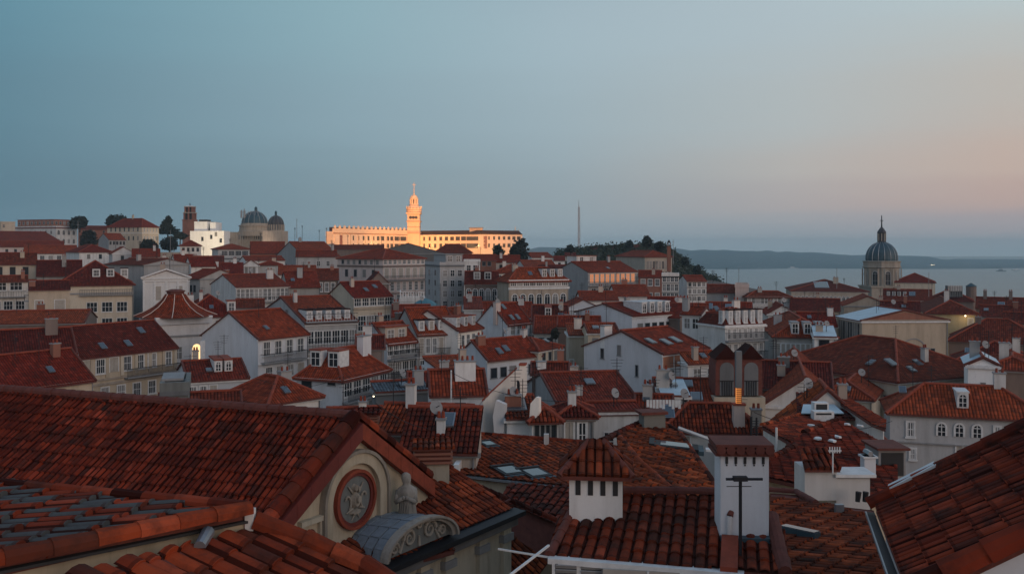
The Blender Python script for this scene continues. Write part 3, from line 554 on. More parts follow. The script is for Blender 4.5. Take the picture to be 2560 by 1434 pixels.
HOUSES='''
# --- far left skyline
a1|38|140|193|567|-|450|25|flat|white|grey|kR:.2:.5:redpaint kL:.2:.5:redpaint wR:4x2t:0-.95:1.6:4.2:1.4:2.2 wL:7x1d:.05-.95:2:4 box:.02-.95:.05-.95:3.6:brick:redpaint|pale three storey block with a dark red glazed attic on the hilltop
a2|-30|2|38|556|-|430|10|flat|cream|grey|wR:1x1d:0-.4|small plain cream block at the very edge of the hilltop
a3|-90|-20|150|600|577|390|8|gR|white|tilered|wR:5x1d:.1-.9 C:.3:.5:1|broad low red roof below the block with the glazed attic
a4|d9|-20|160|616|602|345|4|gR|pink|tilered|wR:8x1d:.02-.98:1 wR:6x1a:.3-.95:4.6 kR:3.6|long pinkish house with one row of tiny dark windows
a4b|d8|60|192|632|613|330|6|gR|white|tilered|wR:5x1a:.1-.9:1:3.2:1.5:2|white house with dark red roof below the long pinkish house
a7|d8|196|272|572|564|480|0|gR|brick|tiledark|wR:3x1d|low rust brown building between two round treetops
a6|268|355|397|566|546|420|38|hip|cream|tilered|wR:5x2a:.05-.95:.4:4:.7:2 wL:7x2d:.05-.95:.4:4:.7:1.8 kR:2.9:.3 kL:2.9:.3 C:.5:.5:1.5|cream villa with hipped roof standing on the hilltop beside the conifer
a8|246|272|314|598|583|395|24|gR|grey|tilered|wR:5x1d|grey gabled cottage beside the dark round hedge
a9|165|198|282|629|611|300|14|hip|white|tilered|wR:2x1d:.1-.8 |low white house with wide red roof below the hedge
a9b|272|281|336|632|617|290|10|gL|blue|tilered|wR:1x1d:.3-.6|small blue grey gable beside the low white house
a10|d8|330|400|640|622|285|6|gR|white|tilered|wR:4x1g:0-1:.6:3:2.4:1.2 C:.8:.4:1.5|white attic strip of windows below the terrace hedge
a10b|d7|378|450|634|622|300|0|flat|stone|grey|wR:2x1d|stone terrace wall in front of the dark shrubs
a11|d8|450|503|613|600|330|5|hip|white|tilered|wR:4x3d:.05-.95:.9:3.4:.8:1.3|small white house with a row of four dark windows
b20|425|440|490|656|636|240|12|gR|white|tilered|wR:2x1d C:.5:.5:1|white gabled house under the small house with four dark windows
b4|264|360|d12|660|646|190|62|gL|grey|tiledark|C:.3:.5:1.2 A:.6:.4:3|wide grey blank gable behind the white temple front
b4b|d9|330|420|672|648|196|5|gR|white|tilered|wR:3x1d:.1-.9 A:.2:.5:4 A:.7:.5:5 C:.9:.4:1.2|red roof crowded with aerials above the grey gable
b5|d12|357|474|693|675|172|-2|gL|bright|tiledark|kR:.1:.3 kR:.7:.12 pR:4:6:.8 wR:1x1s:.22-.42:1.7:3:1.1:2.6 wR:1x1s:.68-.88:1.7:3:1.1:2.6 ped|white classical temple front with pediment and pilasters
b6n|462|478|540|663|642|215|15|gR|white|tilered|wR:1x1d:.6-.9:1|white walled house with stepped red roof behind the temple front
b7g|456|500|d10|695|673|190|55|gL|grey|tilered|wL:2x1d:.2-.6:1.5|tall blue grey wall to the side of the temple front
# --- left middle
b2|d8|-30|92|659|632|185|2|gR|cream|tiledark|wR:3x1d:.1-.9:.7:3:1.:1.7 kR:.1:.3 kR:3.2:.4:redpaint C:.7:.3:1|cream attic storey with dark red roof at the picture edge
b2b|d8|-30|70|702|690|160|2|shR|white|tiledark|wR:2x1g:.1-.9:.1:3:1.9:1.6 bR:2.8 wR:3x1g:.05-.95:3.6:3:1.4:1.5|glazed loggia with iron balcony at the picture edge
b3|d8|72|175|722|702|150|3|shR|cream|tiledark|wR:1x1s:.1-.4:1.9:3:1.2:2.2 wR:1x1s:.55-.95:1.9:3:1.5:2.2 A:.35:.4:2 bL:2|plain cream house with two shuttered blind doors
b1|d9|140|333|711|651|168|2|hip|cream|tiledark|DR:3:.42-.98:.3:a:1.1:tiledark kR:1.6:.3:trimgrey bR:2.0:.3-1 wR:3x1g:.36-.95:3.4:3.2:1.8:1.8 wR:3x1g:.36-.95:6.4:3.2:1.8:1.8|cream mansard house with three white dormers
b1b|d9|92|205|687|651|182|2|gR|grey|tiledark|C:.6:.3:2|dark brown roof joined to the house with three dormers
b13|527|590|722|716|686|165|r713|gR|white|tilered|wR:12x1g:.0-1:.5:3:.9:2.1 bR:2.9:0-1.1 wR:4x1a:.1-.9:3.8 C:.8:.3:1.6:1.2:.6|white house with a long glazed gallery and iron balcony
b13b|700|720|800|716|678|178|8|gR|grey|tilered|C:.45:.3:1.8:1:.6 SR:.2:.4|grey walled house with white chimney and arched wire fence
b14|820|884|980|741|705|148|r737|gR|cream|tilered|wR:5x1g:0-1:.3:3:1.3:1.3 kR:1.9:.3:stone wR:4x1g:.1-.95:3.2:3:1.8:2.4 SR:.45:.4 SR:.75:.6|cream house with attic gallery and two skylights
b12|650|763|893|806|742|122|r803|gR|grey|tilered|kR:.1:.4 wR:6x1g:0-1:1.2:3:1.1:1.7 bR:3.5:0-1 kR:3.6:.15 wR:5x1a:0-1:4.3:3:.9:1.7 DR:5:.04-.95:.10:a:.8:tiledark bR:-.1:0-.98:w wL:1x1d:.3-.45:-1.2:3:1:2|tall house with five white dormers behind a balustrade
b11|505|645|770|845|780|103|r832|gR|blue|tilered|kR:.15:.2 wR:4x1a:.05-.95:.5:3:1.:1.6 bR:2.8:.05-.9 kR:2.9:.15 wR:4x1a:.1-.95:3.4:3:1:1.3 wR:4x1a:.1-.95:6:3:1:1.3|large pale blue blank gable with white balconied front
b7|445|452|604|790|736|128|5|hip|white|tilered|DR:1:.72-.95:.15:a C:.35:.3:1.2:.5:.4 C:.2:.8:1.4:1:.6|wide red hipped roof with a glowing little dormer
b8|d9|-60|210|808|778|118|r803|gR|brown|tile|A:.3:.4:2 C:.5:.6:1:.9:.6:brick|long low red roof beneath the shuttered cream house
H1|d8.5|190|441|893|820|100|r865|gR|cream|tiledark|wR:6x1a:.03-.8:.5:3.4:1.1:1.6 wR:1x1a:.85-.97:.5:3:.8:1.6 bR:2.9:.45-1 kR:2.7:.2:stone wR:6x1a:.03-.97:3.7:3:1.:1.5 kR:3.2:.25:stone pR:7:2.4:.2:cream wR:6x1a:.03-.97:6.2:3:1.:1.5 SR:.3:.25 SR:.55:.25 SR:.78:.65 SR:.1:.7:.6 C:.4:1:1:.5:.5:dark A:.7:.9:2|long cream townhouse with balcony seen beyond the mossy tiled ridge
b9|d9|-80|190|895|829|92|r880|gR|brick|tiledark|C:.8:.4:1.5:1.2:.7:brown|dark brown mossy roof joined to the long cream townhouse
b10|d7|-60|233|984|900|74|r945|gR|cream|tilered|kR:.1:.3:beige wR:1x1d:.85-.95:2.8:3:1.2:1.2|low red roof with pale gutter before the long cream townhouse
b15|445|470|620|950|903|84|6|gR|blue|tile|DR:2:.45-.8:.35:t:1.0:clay wR:3x1a:.0-.5:.6:3:.9:1.5|red roof with two tiny round topped dormers
b14d|560|672|800|1004|938|70|r985|hip|bright|tile|kR:.1:.35 wR:2x1t:.35-.9:1.4:3:1.3:2 wL:3x1b:.2-.9:1.2:3:1.3:1.2|hipped orange red roof over a white wall with an arch
b16|d5|403|470|975|-|62|r972|flat|concrete|grey|box:.1-.7:.2-.8:.5:dgrey:trimgrey kR:.1:.3:dgrey|dark concrete roof box standing before the townhouse
b13w|742|855|970|945|868|84|r917|hip|blue|tilered|wL:1x1d:.1-.35:.2:3:.9:.5 wL:1x1d:.6-.95:.4:3:1.2:1.2 wR:5x1g:.02-.98:.5:3:1.3:1.3 bR:2.2:0-1 kR:.2:.3:redpaint wR:4x1a:.1-.9:2.7:3:.9:1.6 wR:4x1a:.1-.9:5:3:.9:1.6 DL:2:.1-.9:.35:b:1.3:clay C:.8:.35:1.7:1.5:.7:blue:1|blue walled house with red hipped roof and two boxy dormers
# --- centre
c1|845|957|1062|646|622|205|42|hip|pink|tilered|wR:9x1g:0-1:.2:3:.9:1.1 kR:1.6:.4:brown kL:1.6:.4:brown wL:7x1d:.05-.95:.2:3:.8:1.1 wR:6x1s:0-1:2.2:3:1.3:2.2 bR:4.9:0-1:i kR:4.8:.3:brown wR:7x1g:0-1:5.3:3:1.:2 wL:4x1d:.1-.9:2.6:3:1:1.6 wR:7x1g:0-1:8.2:3:1.:2 kR:7.8:.2:brown A:.5:.5:3|big pinkish corner building with three stacked galleries
c2|1064|1100|1160|661|-|188|18|flat|grey|grey|box:.3-1:.1-.9:2.0:grey:trimgrey wR:3x5b:.05-.98:1.2:2.1:.8:1.2 wL:2x5d:.1-.95:1.2:2.1:.7:1 kR:.1:.35:dgrey kL:.1:.35:dgrey|tall narrow grey block with a grid of white windows
c3|912|921|972|706|680|168|18|gL|brown|tiledark|A:.4:.5:3|brown blank gable below the pinkish corner building
c7b|d6|1000|1062|752|-|150|0|flat|white|grey|wR:4x1g:0-1:.5 rail|white roof terrace with railing beside the teal canopy
c6|d8|1162|1246|707|678|182|2|gR|brown|tiledark|DR:2:.2-.85:.3:b:1.6:tiledark kR:.1:.4 wR:5x1t:.02-.98:1.2:3:1.1:2.2 bR:3.6:0-1|dark red roof house with arched attic windows beside the classical mansion
c5|1243|1272|1422|701|668|170|r699|hip|stone|tile|kR:-.1:.2 wR:9x1g:.02-.98:.15:3:1.2:.9 kR:1.3:.4 wR:7x1t:.03-.97:2.6:3:1.:2.8 DR:3:.55-.95:.25:b:1:tile kR:6.3:.2:stone C:.2:.5:1:1:.6 SR:.4:.5|classical mansion with arched windows and white balustrade
c8a|985|1043|1145|834|770|114|r826|gR|grey|tilered|DR:4:.02-.98:.12:a:.8:tiledark kR:.1:.3 wR:6x1a:.02-.98:.6:3:.8:1.9 bR:2.8:.45-1 kR:2.9:.15 wR:2x1g:.05-.42:3.3:3:1.2:1.9 wR:3x1g:.48-1:3.3:3:1:2.2 kR:5.6:.2 wR:4x1a:.05-.95:6.2:3:.8:1.6 C:.05:.8:1:1.2:.9:brown|beige townhouse with four dormers and iron balconies
c8b|d9|1145|1205|826|775|115|r817|gR|bright|tilered|DR:3:.02-.98:.14:b:.6:clay kR:.1:.25 wR:4x1b:.08-.95:.7:3:.6:1.4 kR:2.9:.12 wR:4x1b:.08-.95:3.4:3:.6:1.6 wR:4x1b:.08-.95:6:3:.6:1.6|white townhouse with four dark windows joined to the beige one
c10|1192|1268|1326|809|760|124|r803|gR|blue|tilered|wR:3x1b:.1-.9:.4:3:.8:1.1 SR:.35:.25:.7 SR:.6:.25:.7 SR:.35:.8:.7 kR:1.7:.12 wR:3x1b:.1-.9:2.4:3:.8:1.1 C:.02:.35:1:1.:.5:pink:0 A:.05:.5:2|grey blue windowless side wall with two pale skylights
c10w|1160|1160|1206|770|745|132|12|shR|blue|tilered||pale blue stub wall behind the beige townhouse roof
c9|897|968|1040|857|808|106|r848|gR|blue|tilered|wR:5x1g:0-1:.3:3:1.1:1.2 bR:1.9:0-1 wR:4x1g:0-1:2.3:3:1.2:1.9 bR:4.3:0-1 wR:4x1g:0-1:4.8:3:1.2:1.8 box:.05-.8:.12-.5:1.7:beige:clay kR:.1:.25|narrow house with glazed attic and pale blue side
c11|1143|1218|1352|897|851|93|r875|gR|blue|tilered|wL:1x1d:.35-.5:1.6:3:.7:1 wR:5x1d:.03-.9:1:3:1.8:1 kR:.15:.3:grey SR:.3:.3:.7 SR:.45:.4:.7 C:.1:.4:.8:1:.5:brick|blue grey house with curved wall and cluttered tiled roof
c12|d7|1346|1402|873|843|97|r866|hip|cream|tilered|wR:3x1d:.1-.9:.5:3:.6:.9 kR:1.7:.12 wR:3x1d:.1-.9:2.2:3:.6:.9 wR:3x1d:.1-.9:4:3:.6:.9 A:.4:.6:2|small cream house with three dark windows under a red roof
c13r|1060|1100|1200|924|905|80|5|shR|blue|tile||pale blue curved wall below the house with iron balconies
c13d|d5|940|1070|975|956|72|r968|shR|dgrey|slate|A:.4:.5:2|dark slate roof low between the houses
c14|d3|1335|1502|829|790|120|8|gR|white|tilered|wR:2x1d:.05-.3:.8 kR:2.2:.12:trimgrey C:.5:.3:1:.7:.5|long white wall with thin dark bands under a dark red roof
c15|1415|1423|1465|835|810|108|10|shR|cream|tile|wR:1x2a:.0-.3:3:3.6|narrow cream tower house with one white window above another
c16|1455|1470|1545|828|808|104|r824|gR|cream|tilered|wR:3x2d:.1-.95:.8:2.8:1:1.6 SR:.3:.4|small cream house with balcony behind the big pale blue gable
# --- centre right
e3|1395|1410|1506|770|748|140|8|gL|blue|tilered|wR:1x1d:.35-.55:.2:3:.9:.9|pale blue gable with one tiny window under the classical mansion
e2|1440|1580|1690|788|758|124|25|gR|blue|tilered|DR:4:.25-.95:.1:t:1:trim kR:.1:.3 wR:5x1d:.1-.9:1.2|pale blue house with ornate white dormers
e5|1540|1612|1680|641|626|300|20|hip|stone|tilered|wR:8x1d:.05-.95:1.6:3:1:2.4 wR:8x1d:.05-.95:5:3:1:3 |old brown stone convent with rows of slit windows
e4|1390|1470|1593|679|654|215|r677|gR|grey|tile|kR:.1:.4 wR:9x1o:.02-.96:.6:3:1.3:2.0 bR:3.3:0-1 wR:7x1b:.05-.9:4:3:1.3:1.5 kR:3.6:.3:trimgrey box:.1-.5:.5-.8:3.6:white:clay SR:.5:.3|white house with a glowing orange glass gallery
e6|d8|1655|1697|689|-|205|2|flat|white|grey|kR:.1:.25:dark wR:4x1b:.02-.98:.3:3:.9:1 kR:1.5:.2:trimgrey wR:4x3b:.02-.98:1.9:2.0:.9:1.4 kR:3.6:.2:trimgrey kR:5.6:.2:trimgrey wR:4x1b:.02-.98:8.2:3:.9:1.4|slim white tower block with three rows of tall windows
e6b|d8|1596|1655|690|676|222|2|shR|brick|tilered|wR:3x3a:.05-.95:.7:3.3:1:1.6|rusty brick house beside the slim white tower block
e7|1697|1718|1766|702|688|220|r702.6|gR|white|tilered|wR:4x4b:.02-.98:.3:1.7:.7:.95 kR:1.5:.15:trimgrey kR:3.2:.15:trimgrey|white three storey house at the foot of the wooded hill
e8|d10|1768|1838|728|711|188|2|gR|grey|tiledark|wR:1x1d:.5-.8:3 A:.2:.5:3 A:.7:.5:3.5|grey windowless house with dark red roof before the river
e8b|d9|1838|1872|716|709|184|3|flat|pink|grey||tall pinkish party wall beside the grey windowless house
e9|d9|1868|1976|740|727|180|r740.4|hip|brown|tiledark|wR:10x1g:0-1:.15:3:1.1:1.3 kR:.05:.12 kR:1.7:.25 wR:9x1a:.02-.98:2.2:3:.7:1.6 wR:9x1a:.02-.98:4.8:3:.7:1.6|house with a long white framed glass veranda
e10|1965|1978|2170|726|698|300|4|hip|stone|tiledark|wR:18x1t:.02-.98:1.8:3:1.2:2.4 wR:14x1d:.05-.98:6.4:3:1:2.2 kR:.1:.4 C:.62:.3:2:1.6:1 SR:.42:.5:5|long stone palace with hipped roof beside the river
e11b|d14|2236|2338|704|682|330|4|hip|cream|tilered|wR:2x1d:.5-.9:3:3:1:2 kR:.1:.4|cream hall with red hipped roof behind the domed church
e12|d9|2208|2330|746|722|235|2|gR|white|tiledark|kR:.1:.4 DR:4:.05-.5:.3:b:1.2:tiledark SR:.6:.5:1.6|dark red roof with white cornice under the church dome
e12b|d9|2318|2432|749|726|235|2|hip|brown|tiledark|C:.7:.5:1:1:1 A:.1:.5:4|dark red hipped roof topped with white rooftop plant
e14|d8|2440|2600|768|742|200|0|gR|brown|tiledark|C:.14:.45:1.6:.7:.7:brown C:.55:.45:1.6:.7:.7:brown SR:.4:.3:1.5|long dark roof with two stubby chimneys before the river
e15|2290|2316|2446|780|745|175|3|hip|yellow|tiledark|wR:2x1s:.08-.42:1.6:3:1.2:2.4 wR:1x1s:.78-.92:1.:3:1.4:1.8 C:.45:.2:2:.9:.5:white|yellow house with a lit wall lamp and dark roof
f0|d8|2450|2600|787|762|160|2|gR|grey|tiledark|SR:.1:.5 |grey walled house with dark roof next to the yellow house
f1|1900|1935|2090|838|786|112|r846|hip|grey|tilered|DR:3:.25-.85:.1:b:1:trimgrey wR:9x1s:.03-.75:1:3:.7:3 wR:6x1d:.05-.7:4.6:3:.8:2 bR:4.2:.02-.7 C:.2:.5:1:1:.6|weathered grey facade hung with laundry and thin balconies
f1b|2030|2036|2090|838|812|106|10|shR|white|bluemetal|wR:1x1d:.1-.8:.5:3:3:1.6|small white annexe with a tilted pale metal roof
f2|1905|1920|1992|782|762|150|6|gL|white|tilered|wR:1x1d:.7-.8:1|white gable with a patch of ragged tiles near the glass veranda
f2b|1985|2000|2092|812|780|134|8|gR|white|tilered|wR:3x1d C:.9:.4:1|long red roof stepping down beside the pale blue metal roof
e16|2093|2155|2370|800|775|128|r799|gL|cream|bluemetal|wL:9x1d:.08-.95:.6:3:.5:2.6 wR:1x1d:.78-.86:4.:3:1.3:1.1 kL:3.6:.2:trimgrey kR:.0:.12:beige arch:.42:2.9:1.3 arch:.6:2.7:1.7 tymp|large beige hall with a pale blue metal roof
e1|1745|1813|1912|812|768|110|r808|mans|white|tilered|DR:5:.05-.98:.1:a:.7:tiledark kR:.05:.3 wR:7x1a:.02-.98:.5:2.4:.6:1.2 bR:1.9:0-1 wR:6x1a:.02-.98:2.3:2.4:.6:1.7 bR:4.2:0-1 wR:6x1a:.05-.95:4.7:2.4:.6:1.6 wR:6x1d:.05-.95:7:2.4:.6:1.6 DL:1:.05-.3:.1:a:.8 SR:.1:.9:.7|white mansard house with five dark dormers and balconies
e1b|d8|1705|1752|782|765|118|r784|gR|white|tilered|C:.1:.2:1.5:.8:.6:grey|low red roof attached to the white mansard house
g2|d10|2372|2620|848|797|132|2|hip|brown|tiledark|C:.3:.4:1|large dark hipped roof beside the beige hall
g2b|d9|2376|2600|905|852|106|3|hip|brown|tiledark|C:.75:.4:1.6:.8:.6:white SR:.2:.5|very dark mossy hipped roof below the large dark one
g2c|d6|2508|2600|805|780|150|0|shR|cream|tiledark|wR:1x1d:.3-.6|plain cream wall with small dark roof at the picture edge
g1|1935|2245|2480|950|843|84|r930|hip|cream|tiledark|wL:1x1d:.05-.11:1.6:3:1.2:1.2 wL:1x1d:.18-.25:1.8:3:1.1:1.7 SR:.25:.2:.7 SR:.4:.35:.7 SR:.15:.4:.9 C:.5:.15:1.2:.5:.5:white SL:.3:.3:.7 kL:.1:.3:beige|huge dark red hipped roof over a tall cream wall
g3|2410|2420|2496|908|892|78|3|gL|bright|bluemetal|kR:.1:.3 wR:1x1d:.4-.6:1.6:3:.8:1.8|white roof turret with a little pale pediment
g3b|d8|2462|2600|916|886|82|0|hip|brown|tile|C:.35:.3:1.4:.8:.6:white|small bright orange roof behind the white roof turret
g4|2210|2225|2620|1025|962|70|r1030|hip|grey|tile|kR:.1:.3:trimgrey wR:1x1a:.1-.17:.8:3:.7:1.1 wR:3x1t:.28-.62:.8:3:.5:.9 wR:1x1a:.66-.72:.8:3:.5:.9 wR:1x1a:.42-.48:2.4:3:.5:.8 wR:1x1a:.12-.18:2.8:3:.5:.8 DR:1:.42-.54:.2:t:.55:trim kR:2.3:.08:trimgrey C:.75:.5:1.1:.8:.5:white SR:.1:.7:.6|long pale house with one round topped dormer and arched windows
g5|1905|1910|2120|1008|942|76|2|gL|white|tilered|wR:1x1d:.55-.62:-.9:3:1.1:.6|wide white gable behind the air conditioner roof
g5b|d10|2040|2180|985|943|82|r995|hip|cream|tilered||red roof wing joined to the wide white gable
g9|d8|1640|1850|1008|945|72|r1012|gR|brown|tilered|SR:.3:.7:.8 SR:.42:.75:.8 SR:.5:.25:1 C:.15:.1:1.4:.6:.5:grey|red roof with three skylights before the twin arched windows
g9b|1642|1655|1722|984|962|70|5|shR|blue|bluemetal|kR:1.2:.1:trimgrey wR:1x1d:.8-.9:.1:3:.3:.5|small pale blue shed beneath the wood panelled terrace
g8|1648|1660|1905|1070|1008|60|r1066|hip|white|tile|wR:1x1s:.1-.3:.5:3:2.2:2.4 SR:.06:.6:.9 C:.95:.1:1:.6:.6:beige|red hipped roof over a white wall near the laundry
g7|1915|1925|2215|1090|972|55|r1080|gL|white|tileorange|wR:1x1s:.28-.42:-.4:3:2:1|steep gable with fiery orange verge and two air conditioners
d1|1460|1655|1768|882|826|90|r868|gR|blue|tile|kR:.1:.15 pan:.0-.96:.35:1.2 wL:1x1d:.28-.33:1.5:3:.6:1.1 wL:1x1d:.5-.56:-.3:3:.6:1 wL:1x1d:.52-.58:2.2:3:.6:1.3 wL:1x1d:.72-.78:.2:3:.6:1 wL:1x1b:.14-.22:2.9:3:.8:1.1 wR:1x1d:.05-.3:1.9:3:1:1.5 wR:2x1g:.5-.95:2.0:3:1.2:1.5 SR:.15:.45:.9 SR:.4:.35:1 SR:.65:.4:1 C:.08:.75:1.2:1.2:.6:white:0|big pale blue gable house with scattered small windows
d2|1318|1392|1592|1003|932|76|r1000|gR|grey|tile|SR:.55:.6:.9 C:.1:.75:1.4:.8:.6:white:0 C:.65:1:1.3:.9:.6:white kR:.2:.2:trimgrey wR:1x1b:.62-.8:3.4:3:1.5:1.8 C:.32:.1:.7:.5:.4:white|wide rectangular red roof with one skylight and white chimneys
d3|1070|1078|1215|983|925|66|r990|gR|blue|tile|wR:1x1b:.1-.5:1:3:1.5:1.2 C:.65:.35:1.1:1.5:1:white:4|white and blue house with a cluster of clay chimney pots
d4|1258|1268|1345|1040|990|56|3|shR|bright|tiledark|SR:.3:.5:1.6|little dark tiled attic roof between white fire walls
d5|1312|1330|1396|1045|1010|55|8|hip|bright|tileorange|wR:4x1d:.1-.9:.35:3:.5:1.1|small white house with orange corner roof
d6|1390|1398|1485|1035|1003|58|4|pyr|grey|tiledark|wR:2x1p:.1-.85:.5:3:.8:1.6 kR:.15:.3:brown C:.4:.3:.8:.5:.5:white|grey bay house with two tall white glazed doors
d6b|d6|1480|1600|1022|1008|62|r1020|shR|white|tilered|wR:1x1b:.2-.5:1.6:3:1.5:1.4 kR:.3:.15:redpaint|pale rear wall with a barred window
d7|d8|935|1160|1070|1010|50|r1078|shR|brown|tile|C:.3:.95:1.2:.5:.5:white A:.1:.9:2|terraced red roof lines beyond the great gable
d7b|d8|1000|1190|1120|1020|44|r1122|shR|beige|tiledark|SR:.55:.65:.9 C:.5:.4:.6:.4:.4:white|dark red roof with one barred roof window
# --- upper middle hillside
h1|530|545|625|622|610|320|4|hip|white|tilered|wR:4x1g:.1-.95:.7:3:2:1.6 kR:3.2:.4:dgrey wR:5x1t:.3-.95:4:3:1:1.6|white villa with a band of wide windows below the domes
h1b|d8|450|560|655|640|270|3|gR|brown|tiledark|wR:3x1d|dark low roof below the villa with the band of windows
h2|d9|625|712|632|604|300|-3|gR|brick|tilered|A:.3:.5:3|plain red roof beneath the second dome
h3|690|760|850|640|604|262|18|gR|grey|tilered|wL:3x2d:.3-.9:2.5:4:1:1.4 kR:.1:.3:brown C:.3:.5:1|tall grey gable wall with scattered windows on the slope
h3b|d9|740|842|640|625|250|2|gR|grey|tilered|wR:3x1b:.2-.9:1.4 C:.9:.5:1.4|red roof house beside the lit yellow cottage
h4|d6|818|842|634|626|255|0|gL|yellow|tilered|wR:1x1d:.3-.6:.8|little ochre cottage by the big corner building
h5|600|615|712|650|640|245|2|gR|bright|tilered|wR:3x1d:.1-.95:.8|long white wall with low dark roof on the slope
h5b|d7|607|648|662|649|225|2|gL|white|tilered|wR:3x1d:.1-.8:.6:3:.8:1.6|small white house with a terrace of pots
h5c|d8|648|704|661|651|228|0|hip|grey|tilered|wR:1x1s:.2-.8:1:3:3:2|small grey house with wide shutter and orange roof
h6|d8|495|560|678|657|218|2|shR|white|tilered|kR:.2:.3:brown|orange roof patch between white walls
h6b|d7|556|608|688|657|212|3|gR|white|tilered|C:.6:.5:1|red roof with a white parapet above the glazed gallery
h7|d9|696|790|684|664|200|4|gR|white|tilered|wR:3x1d A:.5:.5:3|white house half hidden behind the arched wire fence
h7b|d8|788|846|697|672|196|2|gR|brown|tiledark|wR:3x1a:.1-.9:.8|dim house with dark veranda beside the big corner building
h8|d9|712|835|612|600|420|0|flat|grey|grey|wR:2x1d:.2-.9:2 A:.2:.5:8 A:.35:.5:9 A:.7:.5:7 A:.85:.5:8|long grey block carrying four tall aerials
h9|d9|830|960|622|612|360|0|gR|brown|tiledark|A:.3:.5:4|dark roof line before the floodlit convent
h10|d9|930|1110|632|607|300|2|gL|dgrey|tiledark||broad dark gable silhouetted against the floodlit convent
h11|d9|1085|1180|630|610|320|2|hip|brown|tiledark||dark hump of roofs before the lit convent wall
h12|d9|1140|1240|650|636|270|0|gR|brick|tilered|wR:6x1d:.1-.9:.5:3:1:1.2|mottled ochre and red roof before the convent
h13|d7|1160|1200|654|-|205|0|flat|white|grey|wR:2x1b:.1-.9:.8|white rooftop cabin beside the tall grey block
h14|d8|1205|1300|654|638|275|2|gR|white|tilered|wR:5x1d:.05-.95:.9 C:.5:.3:1.4|low white terrace houses under the dark tree
h15|1300|1330|1385|643|631|330|15|gR|white|tilered|wR:4x2d:.1-.9:.9:3.2|white cottage right beside the dark round tree
h16|1290|1310|1390|664|650|260|6|gR|white|tilered|wR:4x1d:.1-.9:.9 C:.7:.4:1.5|pale cottage row under the white cottage by the tree
h17|d9|1345|1440|678|662|240|0|gR|stone|tiledark|wR:2x1d|stone house with a mossy roof behind the orange glass gallery
h18|d8|1235|1320|680|660|205|4|hip|white|tile|C:.3:.4:1.3|domed looking red roof above the classical mansion
h19|1440|1452|1545|748|728|155|3|gR|white|tilered|wR:1x1d:.1-.4|small white house with red roof under the glass gallery
h20|1520|1540|1625|738|712|165|r742|gR|blue|tilered|wR:7x1b:.3-.98:1:3:.6:1.4 bR:3|blue grey house with a row of small columns
h21|d8|1620|1712|752|742|150|0|gR|white|tilered|wR:6x1b:.05-.95:.6:3:.9:1.7|white terrace below the slim white tower block
h22|d9|1595|1700|786|756|132|r792|shR|brown|tilered|A:.6:.3:2|steep plain red roof behind the ornate dormers
h23|d9|1680|1770|770|758|138|0|gR|white|tilered|C:.2:.4:1:.9:.5|white parapet and red roof above the mansard house
h24|d9|1765|1880|775|755|140|3|gR|brown|tilered|SR:.05:.4:1.4 SR:.5:.4:1.2|red roof with two pale rectangular skylights
h25|d9|1975|2100|772|745|175|2|gR|stone|tiledark|wR:5x1d|shadowy stone house under the long palace
h26|2100|2110|2230|762|740|200|4|gL|stone|tilered|wR:2x1t:.2-.8:1.5|plain stone wing at the foot of the domed church
h27|d8|2200|2300|778|752|165|2|gR|brown|tiledark|SR:.6:.5|dark jumble of roofs before the church wing
h28|d9|700|760|760|742|140|2|shR|grey|tilered|wR:1x1d|grey rear wall above the tall house with dormers
h29|d8|590|660|766|748|145|2|gR|grey|tiledark|wR:1x1d:.3-.6|low mossy roof in front of the glazed gallery house
h30|d8|980|1075|790|762|128|3|gR|brown|tilered|C:.1:.3:1|short red roof just before the teal canopy
h31|d9|1205|1330|790|755|140|2|gR|white|tilered|wR:2x1d|red roof running behind the grey blue side wall
h32|d9|1330|1420|800|762|128|4|gR|brown|tiledark|DR:1:.3-.6:.2:b:1.4:clay SR:.8:.3|dark red roof carrying one boxy pale dormer
h33|d9|1395|1500|812|790|116|5|gR|brown|tilered|C:.7:.3:.8:.6:.5:brick|red roof wedged under the pale blue gable
h34|d8|890|960|868|838|98|3|gR|brown|tiledark|C:.4:.5:1:1:.6:white|dark roof with a white flue between blue walls
h35|d9|1020|1160|962|930|76|2|gR|brown|tilered||brownish roof below the narrow street fronts
h36|d8|1860|1960|930|905|86|0|gR|brown|tilered|A:.8:.5:3|shadowed roof beside the twin arched windows
h37|d9|1880|2080|962|900|82|-2|gR|brown|tiledark|A:.3:.5:2 C:.4:.4:.8:1:.6:dgrey|long dark ribbed roof under the huge hipped one
h38|d8|1720|1800|905|880|88|r902|shR|white|tile||small red lean-to with a white fascia by the mansard house
h39|d9|1330|1420|930|905|84|2|gR|brown|tiledark||low dark roofs before the small cream house
h40|d9|1590|1680|1010|985|66|0|gR|white|tilered|A:.5:.3:1.5 wR:2x1b|cluttered white roof terrace behind the laundry
h41|d8|820|960|1060|1020|60|2|gR|white|tilered|wR:4x1a:.1-.9:1|white shopfront wall behind the first brick chimney
h42|d8|400|600|1010|985|66|0|gR|stone|tiledark|wR:3x1s|grey rear sheds just beyond the mossy ridge
k1|d6|1412|1440|640|632|400|0|shR|white|tiledark|wR:1x1d:.3-.6|small pale hut among the trees on the wooded hill
k2|d8|1478|1560|622|615|425|0|gR|stone|tiledark||long low dark roofed building along the top of the wooded hill
k3|d6|1568|1600|620|613|420|0|shR|stone|tiledark||short stone shed beside the tallest tree on the hill
k4|d7|1385|1412|650|640|330|0|gR|white|tilered|wR:1x1d|white cottage at the foot of the wooded hill near the mast
'''
HAZE=0.00015
HINFO={}
